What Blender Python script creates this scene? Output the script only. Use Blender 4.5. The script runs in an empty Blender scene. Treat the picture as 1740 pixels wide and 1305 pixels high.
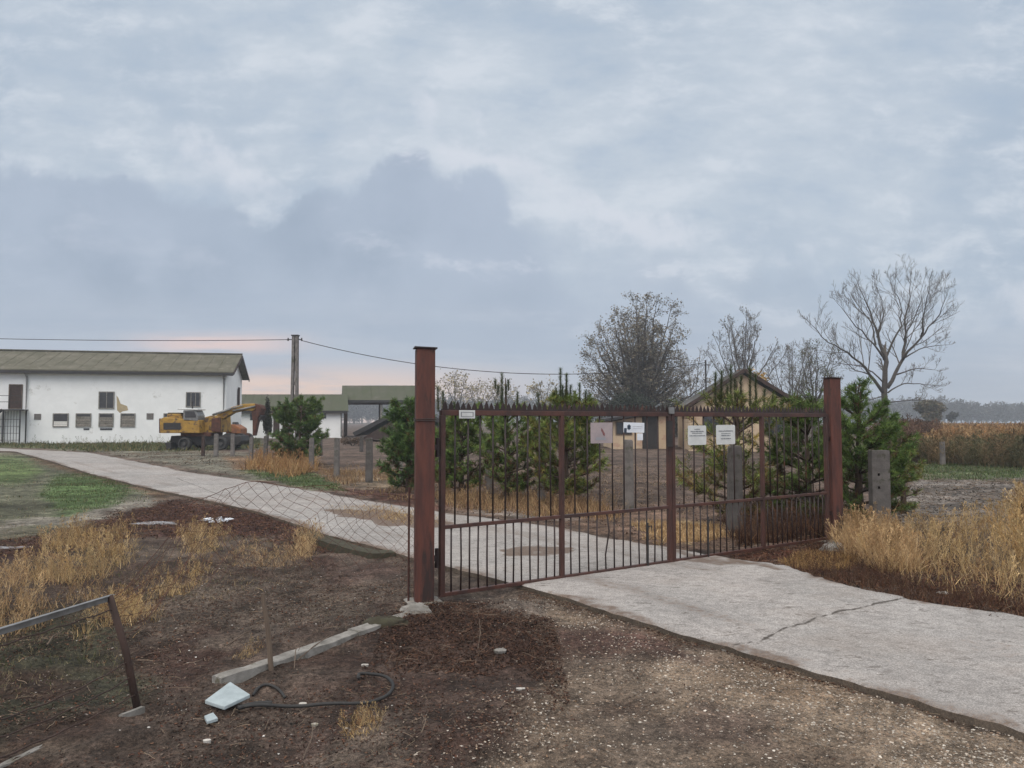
import bpy, math, random
import numpy as np
from mathutils import Vector, Matrix
R = math.radians
rng = np.random.default_rng(7)
random.seed(7)
sc = bpy.context.scene
# ------------------------------------------------------------------ camera
H = 1.70                     # eye height in metres
F = 1300.0                   # focal length in photo pixels
PITCH = math.atan(62.5 / F)
cam_d = bpy.data.cameras.new('camera')
cam = bpy.data.objects.new('camera', cam_d)
sc.collection.objects.link(cam)
cam.location = (0, 0, H)
cam.rotation_euler = (R(90) + PITCH, 0, 0)
cam_d.sensor_width = 36
cam_d.lens = 36 * F / 1740
cam_d.clip_start = 0.05
cam_d.clip_end = 5000
sc.camera = cam
# ------------------------------------------------------------------ exposure
sc.view_settings.view_transform = 'Standard'
sc.view_settings.look = 'None'
sc.view_settings.gamma = 1
sc.view_settings.use_curve_mapping = False
sc.view_settings.exposure = 0.20
# ------------------------------------------------------------------ sun (soft, overcast)
SUN_EL, SUN_AZ = R(48), R(200)        # azimuth clockwise from +Y
sd = bpy.data.lights.new('sun', 'SUN')
sd.energy = 1.5
sd.angle = R(45)
sd.color = (1.0, 0.90, 0.79)
sun = bpy.data.objects.new('sun', sd)
sc.collection.objects.link(sun)
sdir = Vector((math.sin(SUN_AZ) * math.cos(SUN_EL), math.cos(SUN_AZ) * math.cos(SUN_EL), math.sin(SUN_EL)))
sun.rotation_euler = sdir.to_track_quat('Z', 'Y').to_euler()
# ------------------------------------------------------------------ node helper
class NT:
    def __init__(s, tree):
        s.t = tree; s.n = tree.nodes; s.l = tree.links
    def node(s, typ, **kw):
        n = s.n.new(typ)
        for k, v in kw.items(): setattr(n, k, v)
        return n
    def put(s, sock, v):
        if v is None: return
        if hasattr(v, 'is_output'): s.l.new(v, sock)
        else:
            if isinstance(v, (tuple, list)) and len(v) == 3 and sock.type == 'RGBA': v = (*v, 1)
            sock.default_value = v
    def math(s, op, a, b=None, c=None, clamp=False):
        n = s.node('ShaderNodeMath', operation=op); n.use_clamp = clamp
        s.put(n.inputs[0], a); s.put(n.inputs[1], b); s.put(n.inputs[2], c)
        return n.outputs[0]
    def sstep(s, x, a, b, lo=0.0, hi=1.0):
        n = s.node('ShaderNodeMapRange', interpolation_type='SMOOTHSTEP')
        s.put(n.inputs[0], x); s.put(n.inputs[1], a); s.put(n.inputs[2], b); s.put(n.inputs[3], lo); s.put(n.inputs[4], hi)
        return n.outputs[0]
    def mix(s, f, a, b, blend='MIX'):
        n = s.node('ShaderNodeMix', data_type='RGBA', blend_type=blend)
        s.put(n.inputs[0], f); s.put(n.inputs[6], a); s.put(n.inputs[7], b)
        return n.outputs[2]
    def noise(s, vec, scale, detail=4, rough=.55, dist=0, out=0):
        n = s.node('ShaderNodeTexNoise')
        s.put(n.inputs['Vector'], vec); n.inputs['Scale'].default_value = scale
        n.inputs['Detail'].default_value = detail; n.inputs['Roughness'].default_value = rough
        n.inputs['Distortion'].default_value = dist
        return n.outputs[out]
    def comb(s, x, y, z=0.0):
        n = s.node('ShaderNodeCombineXYZ'); s.put(n.inputs[0], x); s.put(n.inputs[1], y); s.put(n.inputs[2], z)
        return n.outputs[0]
    def vmul(s, v, m):
        n = s.node('ShaderNodeVectorMath', operation='MULTIPLY'); s.put(n.inputs[0], v); n.inputs[1].default_value = m
        return n.outputs[0]
    def ramp(s, x, stops):
        n = s.node('ShaderNodeValToRGB'); s.put(n.inputs[0], x)
        e = n.color_ramp.elements
        while len(e) < len(stops): e.new(0.5)
        for i, (p, c) in enumerate(stops): e[i].position = p; e[i].color = (*c, 1) if len(c) == 3 else c
        return n.outputs[0]
    def curve(s, x, pts):
        n = s.node('ShaderNodeFloatCurve'); s.put(n.inputs['Value'], x)
        cv = n.mapping.curves[0]
        cv.points[0].location = pts[0]; cv.points[-1].location = pts[-1]
        for p in pts[1:-1]: cv.points.new(*p)
        n.mapping.update()
        return n.outputs[0]
def lin(r, g, b):
    f = lambda c: ((c / 255 + .055) / 1.055) ** 2.4 if c > 10 else c / 255 / 12.92
    return (f(r), f(g), f(b))
# ------------------------------------------------------------------ world: Nishita sky under a cloud deck
W = bpy.data.worlds.new('World'); sc.world = W; W.use_nodes = True
w = NT(W.node_tree); w.n.clear()
tc = w.node('ShaderNodeTexCoord')
sep = w.node('ShaderNodeSeparateXYZ'); w.l.new(tc.outputs['Generated'], sep.inputs[0])
X, Y, Z = sep.outputs
hor = w.math('MAXIMUM', w.math('ABSOLUTE', Y), 0.08)
u = w.math('DIVIDE', X, hor)                       # tangent of azimuth
v = w.math('DIVIDE', w.math('MAXIMUM', Z, 0.0), hor)   # tangent of elevation
uv = w.comb(u, v, 0.3)
wv_ = w.node('ShaderNodeVectorMath', operation='ADD'); w.put(wv_.inputs[0], uv)
wn = w.node('ShaderNodeVectorMath', operation='MULTIPLY_ADD'); w.put(wn.inputs[0], w.noise(uv, 3.2, 6, .6, out=1)); wn.inputs[1].default_value = (.07, .06, 0); wn.inputs[2].default_value = (-.035, -.03, 0)
w.l.new(wn.outputs[0], wv_.inputs[1]); uw = wv_.outputs[0]       # curled coordinates
n1 = w.noise(uw, 5.0, 9, .62)                       # billows
n2 = w.noise(w.vmul(uw, (1, 1.7, 1)), 2.2, 7, .55)   # broad light and dark
n3 = w.noise(w.vmul(uv, (1.2, 10, 1)), 2.6, 6, .6)   # low flat streaks
n4 = w.noise(uw, 19, 8, .65)
n5 = w.noise(w.vmul(uw, (1, 2.4, 1)), 6.5, 9, .66)   # wisps
def puff(sc_):
    vn = w.node('ShaderNodeTexVoronoi'); w.put(vn.inputs['Vector'], uw); vn.inputs['Scale'].default_value = sc_
    return vn.outputs['Distance']
bumps = w.math('ADD', w.math('MULTIPLY', w.math('SUBTRACT', .45, puff(9)), .11), w.math('MULTIPLY', w.math('SUBTRACT', .45, puff(24)), .05))
warp = w.math('ADD', w.math('ADD', w.math('MULTIPLY', w.math('SUBTRACT', n1, .5), .25), w.math('MULTIPLY', w.math('SUBTRACT', n4, .5), .15)), bumps)
cp = [(0, 240), (170, 250), (290, 268), (400, 310), (480, 338), (520, 290), (610, 285), (655, 232), (710, 240), (760, 300), (850, 290), (905, 325), (960, 395), (1100, 430), (1250, 440), (1400, 500), (1740, 560)]
pts = [(p / 1740, (715 - q) / 1300 * 2) for p, q in cp]
un = w.math('ADD', w.math('DIVIDE', w.math('ADD', u, .6692), 1.3385), w.math('MULTIPLY', w.math('SUBTRACT', n4, .5), .03), clamp=True)
b = w.math('MULTIPLY', w.curve(un, pts), .5)
dd = w.math('ADD', w.math('SUBTRACT', b, v), w.math('MULTIPLY', warp, .62))   # positive inside the dark bank
edge = w.sstep(un, .46, .60, .030, .13)
bank = w.sstep(w.math('DIVIDE', dd, edge), -.3, .9)
upper = w.mix(w.sstep(n2, .34, .68), lin(166, 180, 196), lin(187, 197, 208))
upper = w.mix(w.math('MULTIPLY', w.sstep(n5, .46, .68), .7), upper, lin(207, 213, 221))
upper = w.mix(w.math('MULTIPLY', w.sstep(n5, .50, .30), .5), upper, lin(158, 175, 195))
dark = w.mix(w.sstep(n2, .34, .66), lin(149, 163, 181), lin(163, 175, 192))
dark = w.mix(w.math('MULTIPLY', w.sstep(n1, .42, .66), .35), dark, lin(176, 187, 203))
dark = w.mix(w.math('MULTIPLY', w.sstep(n5, .50, .70), .42), dark, lin(186, 194, 207))
dark = w.mix(w.math('MULTIPLY', w.sstep(puff(9), .20, .65), .3), dark, lin(174, 186, 202))
rimf = w.math('MULTIPLY', w.sstep(w.math('ABSOLUTE', w.math('ADD', dd, .030)), .040, .003), w.sstep(n1, .40, .62))
rimf = w.math('MULTIPLY', rimf, w.sstep(un, .04, .2))
upper = w.mix(w.math('MULTIPLY', rimf, .85), upper, lin(205, 210, 219))
tear = w.math('MULTIPLY', w.sstep(n5, .555, .66), w.sstep(dd, .20, .03))
dark = w.mix(w.math('MULTIPLY', tear, w.sstep(un, .25, .42, 0, .75)), dark, lin(200, 205, 216))
sky = w.mix(bank, upper, dark)
# flat band near the horizon: grey-blue with peach streaks on the left
low = w.sstep(v, .20, .06)
sky = w.mix(w.math('MULTIPLY', low, .75), sky, w.mix(w.sstep(n3, .4, .6), lin(168, 180, 197), lin(183, 191, 204)))
left = w.math('MULTIPLY', w.sstep(un, .60, .30), 1.0)
peach = w.math('MULTIPLY', w.sstep(v, .088, .03), w.sstep(n3, .38, .56, .35, 1))
sky = w.mix(w.math('MULTIPLY', left, peach), sky, lin(255, 212, 182))
st1 = w.math('MULTIPLY', w.sstep(w.math('ABSOLUTE', w.math('SUBTRACT', v, .101)), .022, .002), w.sstep(w.math('ABSOLUTE', w.math('SUBTRACT', un, .21)), .12, .01))
sky = w.mix(w.math('MULTIPLY', st1, w.math('MULTIPLY', w.sstep(n3, .40, .60), .6)), sky, lin(246, 206, 190))
# thin-cloud zenith is brighter than the horizon
boost = w.math('ADD', w.sstep(v, .62, 2.4, 1, 2.3), w.math('MULTIPLY', w.sstep(Y, .1, -.5), .35))
sky = w.mix(w.sstep(v, .6, 1.6, 0, .75), sky, lin(190, 186, 180))
sky = w.mix(1.0, sky, w.comb(boost, boost, boost), 'MULTIPLY')
sky10 = w.mix(1.0, sky, (10, 10, 10), 'MULTIPLY')
ns = w.node('ShaderNodeTexSky', sky_type='NISHITA')
ns.sun_disc = False; ns.sun_elevation = SUN_EL; ns.sun_rotation = SUN_AZ
allsky = w.mix(.96, ns.outputs[0], sky10)
bg = w.node('ShaderNodeBackground'); w.l.new(allsky, bg.inputs[0]); bg.inputs[1].default_value = 0.1
wo = w.node('ShaderNodeOutputWorld'); w.l.new(bg.outputs[0], wo.inputs[0])

# ------------------------------------------------------------------ geometry helpers
cp_, sp_ = math.cos(PITCH), math.sin(PITCH)
def ray(px, py):
    dx, dy = (px - 870) / F, (652.5 - py) / F
    return Vector((dx, cp_ - dy * sp_, sp_ + dy * cp_))
def G(px, py, z=0.0):                   # a point of the ground seen at a photo pixel
    d = ray(px, py); t = (z - H) / d.z
    return Vector((d.x * t, d.y * t, z))
def at(px, py, Y):                      # the point at distance Y seen at a photo pixel
    d = ray(px, py); t = Y / d.y
    return Vector((d.x * t, Y, H + d.z * t))
def dist_of(py): return G(870, py).y
def proj(x, y, z=0.0):
    """numpy: world -> photo pixel"""
    dz = z - H
    yc = y * cp_ + dz * sp_; zc = -y * sp_ + dz * cp_
    return 870 + F * x / yc, 652.5 - F * zc / yc
def vnoise(x, y, seed=0):
    xi = np.floor(x).astype(np.int64); yi = np.floor(y).astype(np.int64)
    fx = x - xi; fy = y - yi
    fx = fx * fx * (3 - 2 * fx); fy = fy * fy * (3 - 2 * fy)
    def h(a, b):
        n = (a * 374761393 + b * 668265263 + seed * 974634777) & 0xffffffff
        n = ((n ^ (n >> 13)) * 1274126177) & 0xffffffff
        return ((n ^ (n >> 16)) & 0xffff) / 65535.0
    return (h(xi, yi) * (1 - fx) + h(xi + 1, yi) * fx) * (1 - fy) + (h(xi, yi + 1) * (1 - fx) + h(xi + 1, yi + 1) * fx) * fy
def fbm(x, y, seed=0, o=4):
    s = 0; a = .5
    for i in range(o): s = s + a * (vnoise(x, y, seed + i) - .5) * 2; x = x * 2.03; y = y * 2.03; a *= .5
    return s
def sdpoly(px, py, poly, ys=1.6):
    """signed distance (positive inside) in pixels, vertical stretched"""
    P = np.array(poly, float) * (1, ys); py = py * ys
    dmin = np.full(px.shape, 1e18); ins = np.zeros(px.shape, bool)
    for i in range(len(P)):
        ax, ay = P[i - 1]; bx, by = P[i]
        ex, ey = bx - ax, by - ay
        t = np.clip(((px - ax) * ex + (py - ay) * ey) / (ex * ex + ey * ey + 1e-9), 0, 1)
        dmin = np.minimum(dmin, (px - ax - t * ex) ** 2 + (py - ay - t * ey) ** 2)
        if ay != by:
            c = ((ay > py) != (by > py)) & (px < (bx - ax) * (py - ay) / (by - ay) + ax)
            ins ^= c
    return np.sqrt(dmin) * np.where(ins, 1, -1)
col = sc.collection
class MB:
    """mesh builder: gathers shapes, links them as one object"""
    def __init__(s): s.v = []; s.f = {}; s.c = []; s.nv = 0; s.mi = {}
    def add(s, v, f, c=None):
        v = np.asarray(v, float).reshape(-1, 3); f = np.asarray(f, np.int64)
        s.v.append(v); s.f.setdefault(f.shape[1], []).append(f + s.nv)
        c = (1, 1, 1) if c is None else c
        c = np.asarray(c, float)
        if c.ndim == 1: c = np.tile(c, (len(v), 1))
        s.c.append(c); s.nv += len(v)
        return s
    def box(s, c, size, m=None, col_=None):
        hx, hy, hz = (q / 2 for q in size)
        v = np.array([(x, y, z) for x in (-hx, hx) for y in (-hy, hy) for z in (-hz, hz)])
        if m is not None: v = v @ np.array(m.to_3x3()).T
        v = v + np.array(c)
        return s.add(v, [(0, 1, 3, 2), (4, 6, 7, 5), (0, 4, 5, 1), (2, 3, 7, 6), (0, 2, 6, 4), (1, 5, 7, 3)], col_)
    def bar(s, a, b, wd, dp=None, up=(0, 0, 1), col_=None):
        a = Vector(a); b = Vector(b); d = b - a; L = d.length; d.normalize()
        up = Vector(up)
        if abs(d.dot(up)) > .98: up = Vector((1, 0, 0)) if abs(d.x) < .9 else Vector((0, 1, 0))
        x = d.cross(up).normalized(); z = x.cross(d)
        m = Matrix((x, d, z)).transposed()
        return s.box((a + b) / 2, (wd, L, dp or wd), m, col_)
    def tube(s, pts, rad, n=8, caps=True, col_=None):
        P = np.array([tuple(p) for p in pts], float); k = len(P)
        r = np.broadcast_to(np.asarray(rad, float), (k,))
        T = np.gradient(P, axis=0); T /= np.linalg.norm(T, axis=1, keepdims=True) + 1e-12
        ref = np.array((0, 0, 1.0)) if abs(T[0, 2]) < .9 else np.array((1.0, 0, 0))
        A = np.cross(T, ref); A /= np.linalg.norm(A, axis=1, keepdims=True) + 1e-12
        B = np.cross(T, A)
        a = np.arange(n) * 2 * math.pi / n
        V = P[:, None] + r[:, None, None] * (np.cos(a)[None, :, None] * A[:, None] + np.sin(a)[None, :, None] * B[:, None])
        i = np.arange(k - 1)[:, None] * n; j = np.arange(n)[None]; j2 = (j + 1) % n
        f = np.stack([i + j, i + j2, i + n + j2, i + n + j], -1).reshape(-1, 4)
        base = s.nv
        s.add(V.reshape(-1, 3), f, col_)
        if caps and n > 3:
            s.f.setdefault(n, []).append(np.array([np.arange(n)[::-1]]) + base)
            s.f.setdefault(n, []).append(np.array([np.arange(n)]) + base + (k - 1) * n)
        return s
    def disc(s, c, axis, r, h, n=20, col_=None):
        c = Vector(c); a = Vector(axis).normalized() * h / 2
        return s.tube([c - a, c + a], r, n, True, col_)
    def prism(s, poly, off, col_=None):
        """closed outline (list of 3D points) extruded by vector off"""
        n = len(poly); P = np.array([tuple(p) for p in poly]); V = np.vstack([P, P + np.array(off)])
        base = s.nv
        s.add(V, [(i, (i + 1) % n, n + (i + 1) % n, n + i) for i in range(n)], col_)
        s.f.setdefault(n, []).append(np.array([np.arange(n)[::-1]]) + base)
        s.f.setdefault(n, []).append(np.array([np.arange(n)]) + base + n)
        return s
    def inst(s, tv, tf, pos, yaw, tilt, tiltdir, scale, cols):
        """many copies of a small template: (k,3) verts"""
        pos = np.asarray(pos, float); N = len(pos); tv = np.asarray(tv, float); k = len(tv)
        scale = np.asarray(scale, float)
        if scale.ndim == 1: scale = np.repeat(scale[:, None], 3, 1)
        v = tv[None] * scale[:, None, :]
        cy, sy = np.cos(yaw)[:, None], np.sin(yaw)[:, None]
        x = v[..., 0] * cy - v[..., 1] * sy; y = v[..., 0] * sy + v[..., 1] * cy; z = v[..., 2]
        # tilt about a horizontal axis
        ca, sa = np.cos(tiltdir)[:, None], np.sin(tiltdir)[:, None]
        a = x * ca + y * sa; bq = -x * sa + y * ca
        ct, st = np.cos(tilt)[:, None], np.sin(tilt)[:, None]
        a2 = a * ct + z * st; z2 = -a * st + z * ct
        x = a2 * ca - bq * sa; y = a2 * sa + bq * ca
        V = np.stack([x, y, z2], -1) + pos[:, None]
        tf = np.asarray(tf); Fa = (tf[None] + (np.arange(N) * k)[:, None, None]).reshape(-1, tf.shape[1])
        return s.add(V.reshape(-1, 3), Fa, np.repeat(np.asarray(cols, float), k, 0))
    def build(s, name, mat, parent=None, smooth=False, bevel=0, loc=None, extra=None):
        me = bpy.data.meshes.new(name)
        V = np.vstack(s.v)
        if parent is not None and loc is None:
            loc = Vector((0, 0, 0)); q = parent
            while q is not None: loc = loc + q.location; q = q.parent
        if loc is not None: V = V - np.array(tuple(loc))
        loops = []; starts = []; tot = []; p = 0
        for k, fl in s.f.items():
            fa = np.vstack(fl); loops.append(fa.ravel()); starts.append(p + np.arange(len(fa)) * k); tot.append(np.full(len(fa), k)); p += fa.size
        loops = np.concatenate(loops); starts = np.concatenate(starts); tot = np.concatenate(tot)
        me.vertices.add(len(V)); me.vertices.foreach_set('co', V.astype(np.float32).ravel())
        me.loops.add(len(loops)); me.loops.foreach_set('vertex_index', loops.astype(np.int32))
        me.polygons.add(len(starts)); me.polygons.foreach_set('loop_start', starts.astype(np.int32)); me.polygons.foreach_set('loop_total', tot.astype(np.int32))
        me.update(calc_edges=True); me.validate()
        C = np.vstack(s.c)
        at_ = me.color_attributes.new('tint', 'FLOAT_COLOR', 'POINT')
        at_.data.foreach_set('color', np.hstack([C, np.ones((len(C), 1))]).astype(np.float32).ravel())
        if extra:
            for kx, ax in extra.items():
                q = me.attributes.new(kx, 'FLOAT', 'POINT'); q.data.foreach_set('value', np.asarray(ax, np.float32))
        me.polygons.foreach_set('use_smooth', np.full(len(me.polygons), bool(smooth)))
        me.materials.append(mat)
        o = bpy.data.objects.new(name, me); col.objects.link(o)
        if parent is not None: o.parent = parent
        elif loc is not None: o.location = loc
        if bevel:
            bm = o.modifiers.new('bevel', 'BEVEL'); bm.width = bevel; bm.segments = 2; bm.limit_method = 'ANGLE'
        return o
def tag(o, label=None, cat=None, group=None, kind=None):
    if label: o['label'] = label
    if cat: o['category'] = cat
    if group: o['group'] = group
    if kind: o['kind'] = kind
    return o
def empty(name, loc, label, cat, group=None):
    o = bpy.data.objects.new(name, None); o.empty_display_size = .2; col.objects.link(o); o.location = loc
    return tag(o, label, cat, group)
# ------------------------------------------------------------------ materials
MATS = {}
def mat(name, c1, c2=None, scale=4, rough=.8, bump=.3, bscale=None, metal=0, c3=None, f3=.5, s3=1.5, tint=True, vert=1, bdist=.01, spec=.4):
    """two-tone noisy surface; c3 = a third tone in patches; object space"""
    m = bpy.data.materials.new(name); m.use_nodes = True
    t = NT(m.node_tree); pb = m.node_tree.nodes['Principled BSDF']
    tcn = t.node('ShaderNodeTexCoord'); co = tcn.outputs['Object']
    if vert != 1: co = t.vmul(co, (1, 1, vert))
    c = t.mix(t.sstep(t.noise(co, scale, 5, .65), .32, .68), c1, c2 or c1)
    if c3: c = t.mix(t.sstep(t.noise(co, s3, 6, .7), f3, f3 + .08), c, c3)
    if tint:
        a = t.node('ShaderNodeVertexColor', layer_name='tint')
        c = t.mix(1, c, a.outputs[0], 'MULTIPLY')
    t.put(pb.inputs['Base Color'], c)
    pb.inputs['Roughness'].default_value = rough; pb.inputs['Metallic'].default_value = metal
    pb.inputs['Specular IOR Level'].default_value = spec
    if bump:
        bn = t.node('ShaderNodeBump'); bn.inputs['Strength'].default_value = bump; bn.inputs['Distance'].default_value = bdist
        t.put(bn.inputs['Height'], t.noise(co, bscale or scale * 6, 5, .6)); t.l.new(bn.outputs[0], pb.inputs['Normal'])
    MATS[name] = m
    return m
def leafmat(name, trans=.3, rough=.7):
    m = bpy.data.materials.new(name); m.use_nodes = True
    t = NT(m.node_tree); pb = m.node_tree.nodes['Principled BSDF']
    a = t.node('ShaderNodeVertexColor', layer_name='tint')
    t.put(pb.inputs['Base Color'], a.outputs[0]); pb.inputs['Roughness'].default_value = rough; pb.inputs['Specular IOR Level'].default_value = .25
    if trans:
        tr = t.node('ShaderNodeBsdfTranslucent'); t.put(tr.inputs[0], a.outputs[0])
        mx = t.node('ShaderNodeMixShader'); mx.inputs[0].default_value = trans
        t.l.new(pb.outputs[0], mx.inputs[1]); t.l.new(tr.outputs[0], mx.inputs[2])
        t.l.new(mx.outputs[0], m.node_tree.nodes['Material Output'].inputs[0])
    MATS[name] = m
    return m
M_blade = leafmat('dry_blades', .3)
M_litter = leafmat('litter', 0, .9)
M_stone = leafmat('pebbles', 0, .85)
M_needle = leafmat('needles', .12, .55)
M_leaf = leafmat('leaves', .25)
M_rust = mat('oxide_paint', (.085, .034, .025), (.034, .019, .017), 5, .5, .35, 60, c3=(.042, .020, .017), f3=.56, s3=2.6, vert=.5)
M_rustdk = mat('dark_oxide_paint', (.034, .018, .017), (.022, .014, .013), 6, .5, .25, 60, c3=(.10, .045, .028), f3=.58, s3=5)
M_dark = mat('black_iron', (.02, .02, .022), (.035, .03, .028), 8, .6)
M_conc = mat('weathered_concrete', (.19, .175, .165), (.115, .105, .10), 5, .92, .6, 50, c3=(.075, .075, .05), f3=.55, s3=3)
M_conc_lt = mat('pale_concrete', (.30, .285, .265), (.17, .16, .145), 7, .92, .7, 60, c3=(.13, .12, .09), f3=.56, s3=4)
M_moss = mat('moss', (.06, .058, .035), (.045, .038, .027), 12, .95, .8, 80)
M_galv = mat('galvanised', (.26, .26, .26), (.15, .15, .145), 8, .45, .1, metal=.4)
M_bark = mat('grey_bark', (.085, .075, .066), (.05, .043, .039), 6, .95, .5, 30)
M_twig = mat('twigs', (.135, .118, .10), (.085, .072, .062), 2, .95, 0)
M_pinebark = mat('pine_bark', (.09, .06, .042), (.05, .035, .028), 12, .95, .5, 60)
M_white = mat('whitewashed_plaster', (.86, .87, .87), (.80, .81, .81), 1.2, .9, .15, 20, c3=(.62, .62, .60), f3=.62, s3=.9, bdist=.005)
M_roof = mat('mossy_fibre_cement', (.135, .125, .095), (.085, .082, .055), .8, .95, .3, 8, c3=(.165, .15, .12), f3=.56, s3=2)
M_roofmoss = mat('green_mossy_roof', (.065, .075, .042), (.085, .085, .062), .5, .95, .3, 8, c3=(.115, .11, .09), f3=.58, s3=.5)
M_tan = mat('ochre_plaster', (.58, .46, .31), (.50, .37, .26), 1.1, .92, .2, 20, c3=(.46, .30, .22), f3=.55, s3=1.3)
M_brownwood = mat('brown_wood', (.06, .035, .028), (.035, .022, .018), 5, .8, .3, 30)
M_yellow = mat('faded_yellow_paint', (.42, .25, .04), (.26, .145, .03), 3, .6, .1, 20, c3=(.10, .06, .035), f3=.53, s3=2.4)
M_orange = mat('orange_paint', (.30, .11, .03), (.15, .06, .03), 4, .6, .1, 20, c3=(.10, .05, .035), f3=.57, s3=5)
M_rustbrown = mat('bare_rust', (.11, .045, .03), (.06, .028, .022), 5, .9, .3, 30)
M_rubber = mat('rubber', (.022, .022, .023), (.035, .034, .033), 6, .7, .2, 40)
M_glassdk = mat('dark_window', (.02, .022, .026), (.04, .042, .048), 3, .25, 0, spec=.6)
M_signw = mat('white_enamel', (.62, .63, .62), (.52, .53, .52), 8, .45, .05, 30, c3=(.42, .42, .38), f3=.64, s3=14)
M_signp = mat('faded_pink_enamel', (.38, .31, .31), (.30, .26, .27), 8, .5, .05, 30)
M_signred = mat('faded_red_print', (.23, .10, .10), (.17, .07, .08), 20, .5, 0)
M_ink = mat('grey_ink', (.13, .14, .16), (.18, .19, .21), 30, .6, 0)
M_inkblue = mat('dark_blue_print', (.03, .045, .07), None, 30, .5, 0)
M_paper = mat('white_plastic', (.72, .75, .80), (.62, .65, .70), 10, .4, .05)
M_slab = mat('pale_tile', (.38, .44, .46), (.30, .35, .37), 10, .7, .3, 40, c3=(.2, .2, .18), f3=.62, s3=8)
M_wood = mat('weathered_wood', (.16, .12, .09), (.09, .065, .05), 8, .9, .4, 40, vert=.2)
# ------------------------------------------------------------------ road outline (photo pixels at its surface)
RZ = 0.07
near_px = [(1740, 1240), (1500, 1170), (1200, 1085), (1000, 1025), (905, 998), (746, 958), (665, 935), (560, 908), (440, 869), (380, 855), (286, 836), (157, 805), (76, 780), (25, 767), (-60, 763.5)]
far_px = [(1740, 1047), (1560, 1022), (1430, 990), (1330, 961), (1240, 948), (1060, 918), (930, 893), (770, 872), (640, 853), (560, 838), (440, 819), (311, 800), (222, 782), (152, 769), (-60, 758.5)]
nearP = [G(x, y, RZ) for x, y in near_px]; farP = [G(x, y, RZ) for x, y in far_px]
dn = (nearP[0] - nearP[3]).normalized() * 9; df = (farP[0] - farP[4]).normalized() * 9
dn.z = df.z = 0
nearP.insert(0, nearP[0] + dn); farP.insert(0, farP[0] + df)
nearA = np.array([tuple(p) for p in nearP]); farA = np.array([tuple(p) for p in farP])
ROADW = np.vstack([nearA[:, :2], farA[::-1, :2]]) * 100      # world outline in cm
def road_sd(x, y): return sdpoly(x * 100, y * 100, ROADW, 1.0) / 100.0   # metres, positive inside
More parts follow.
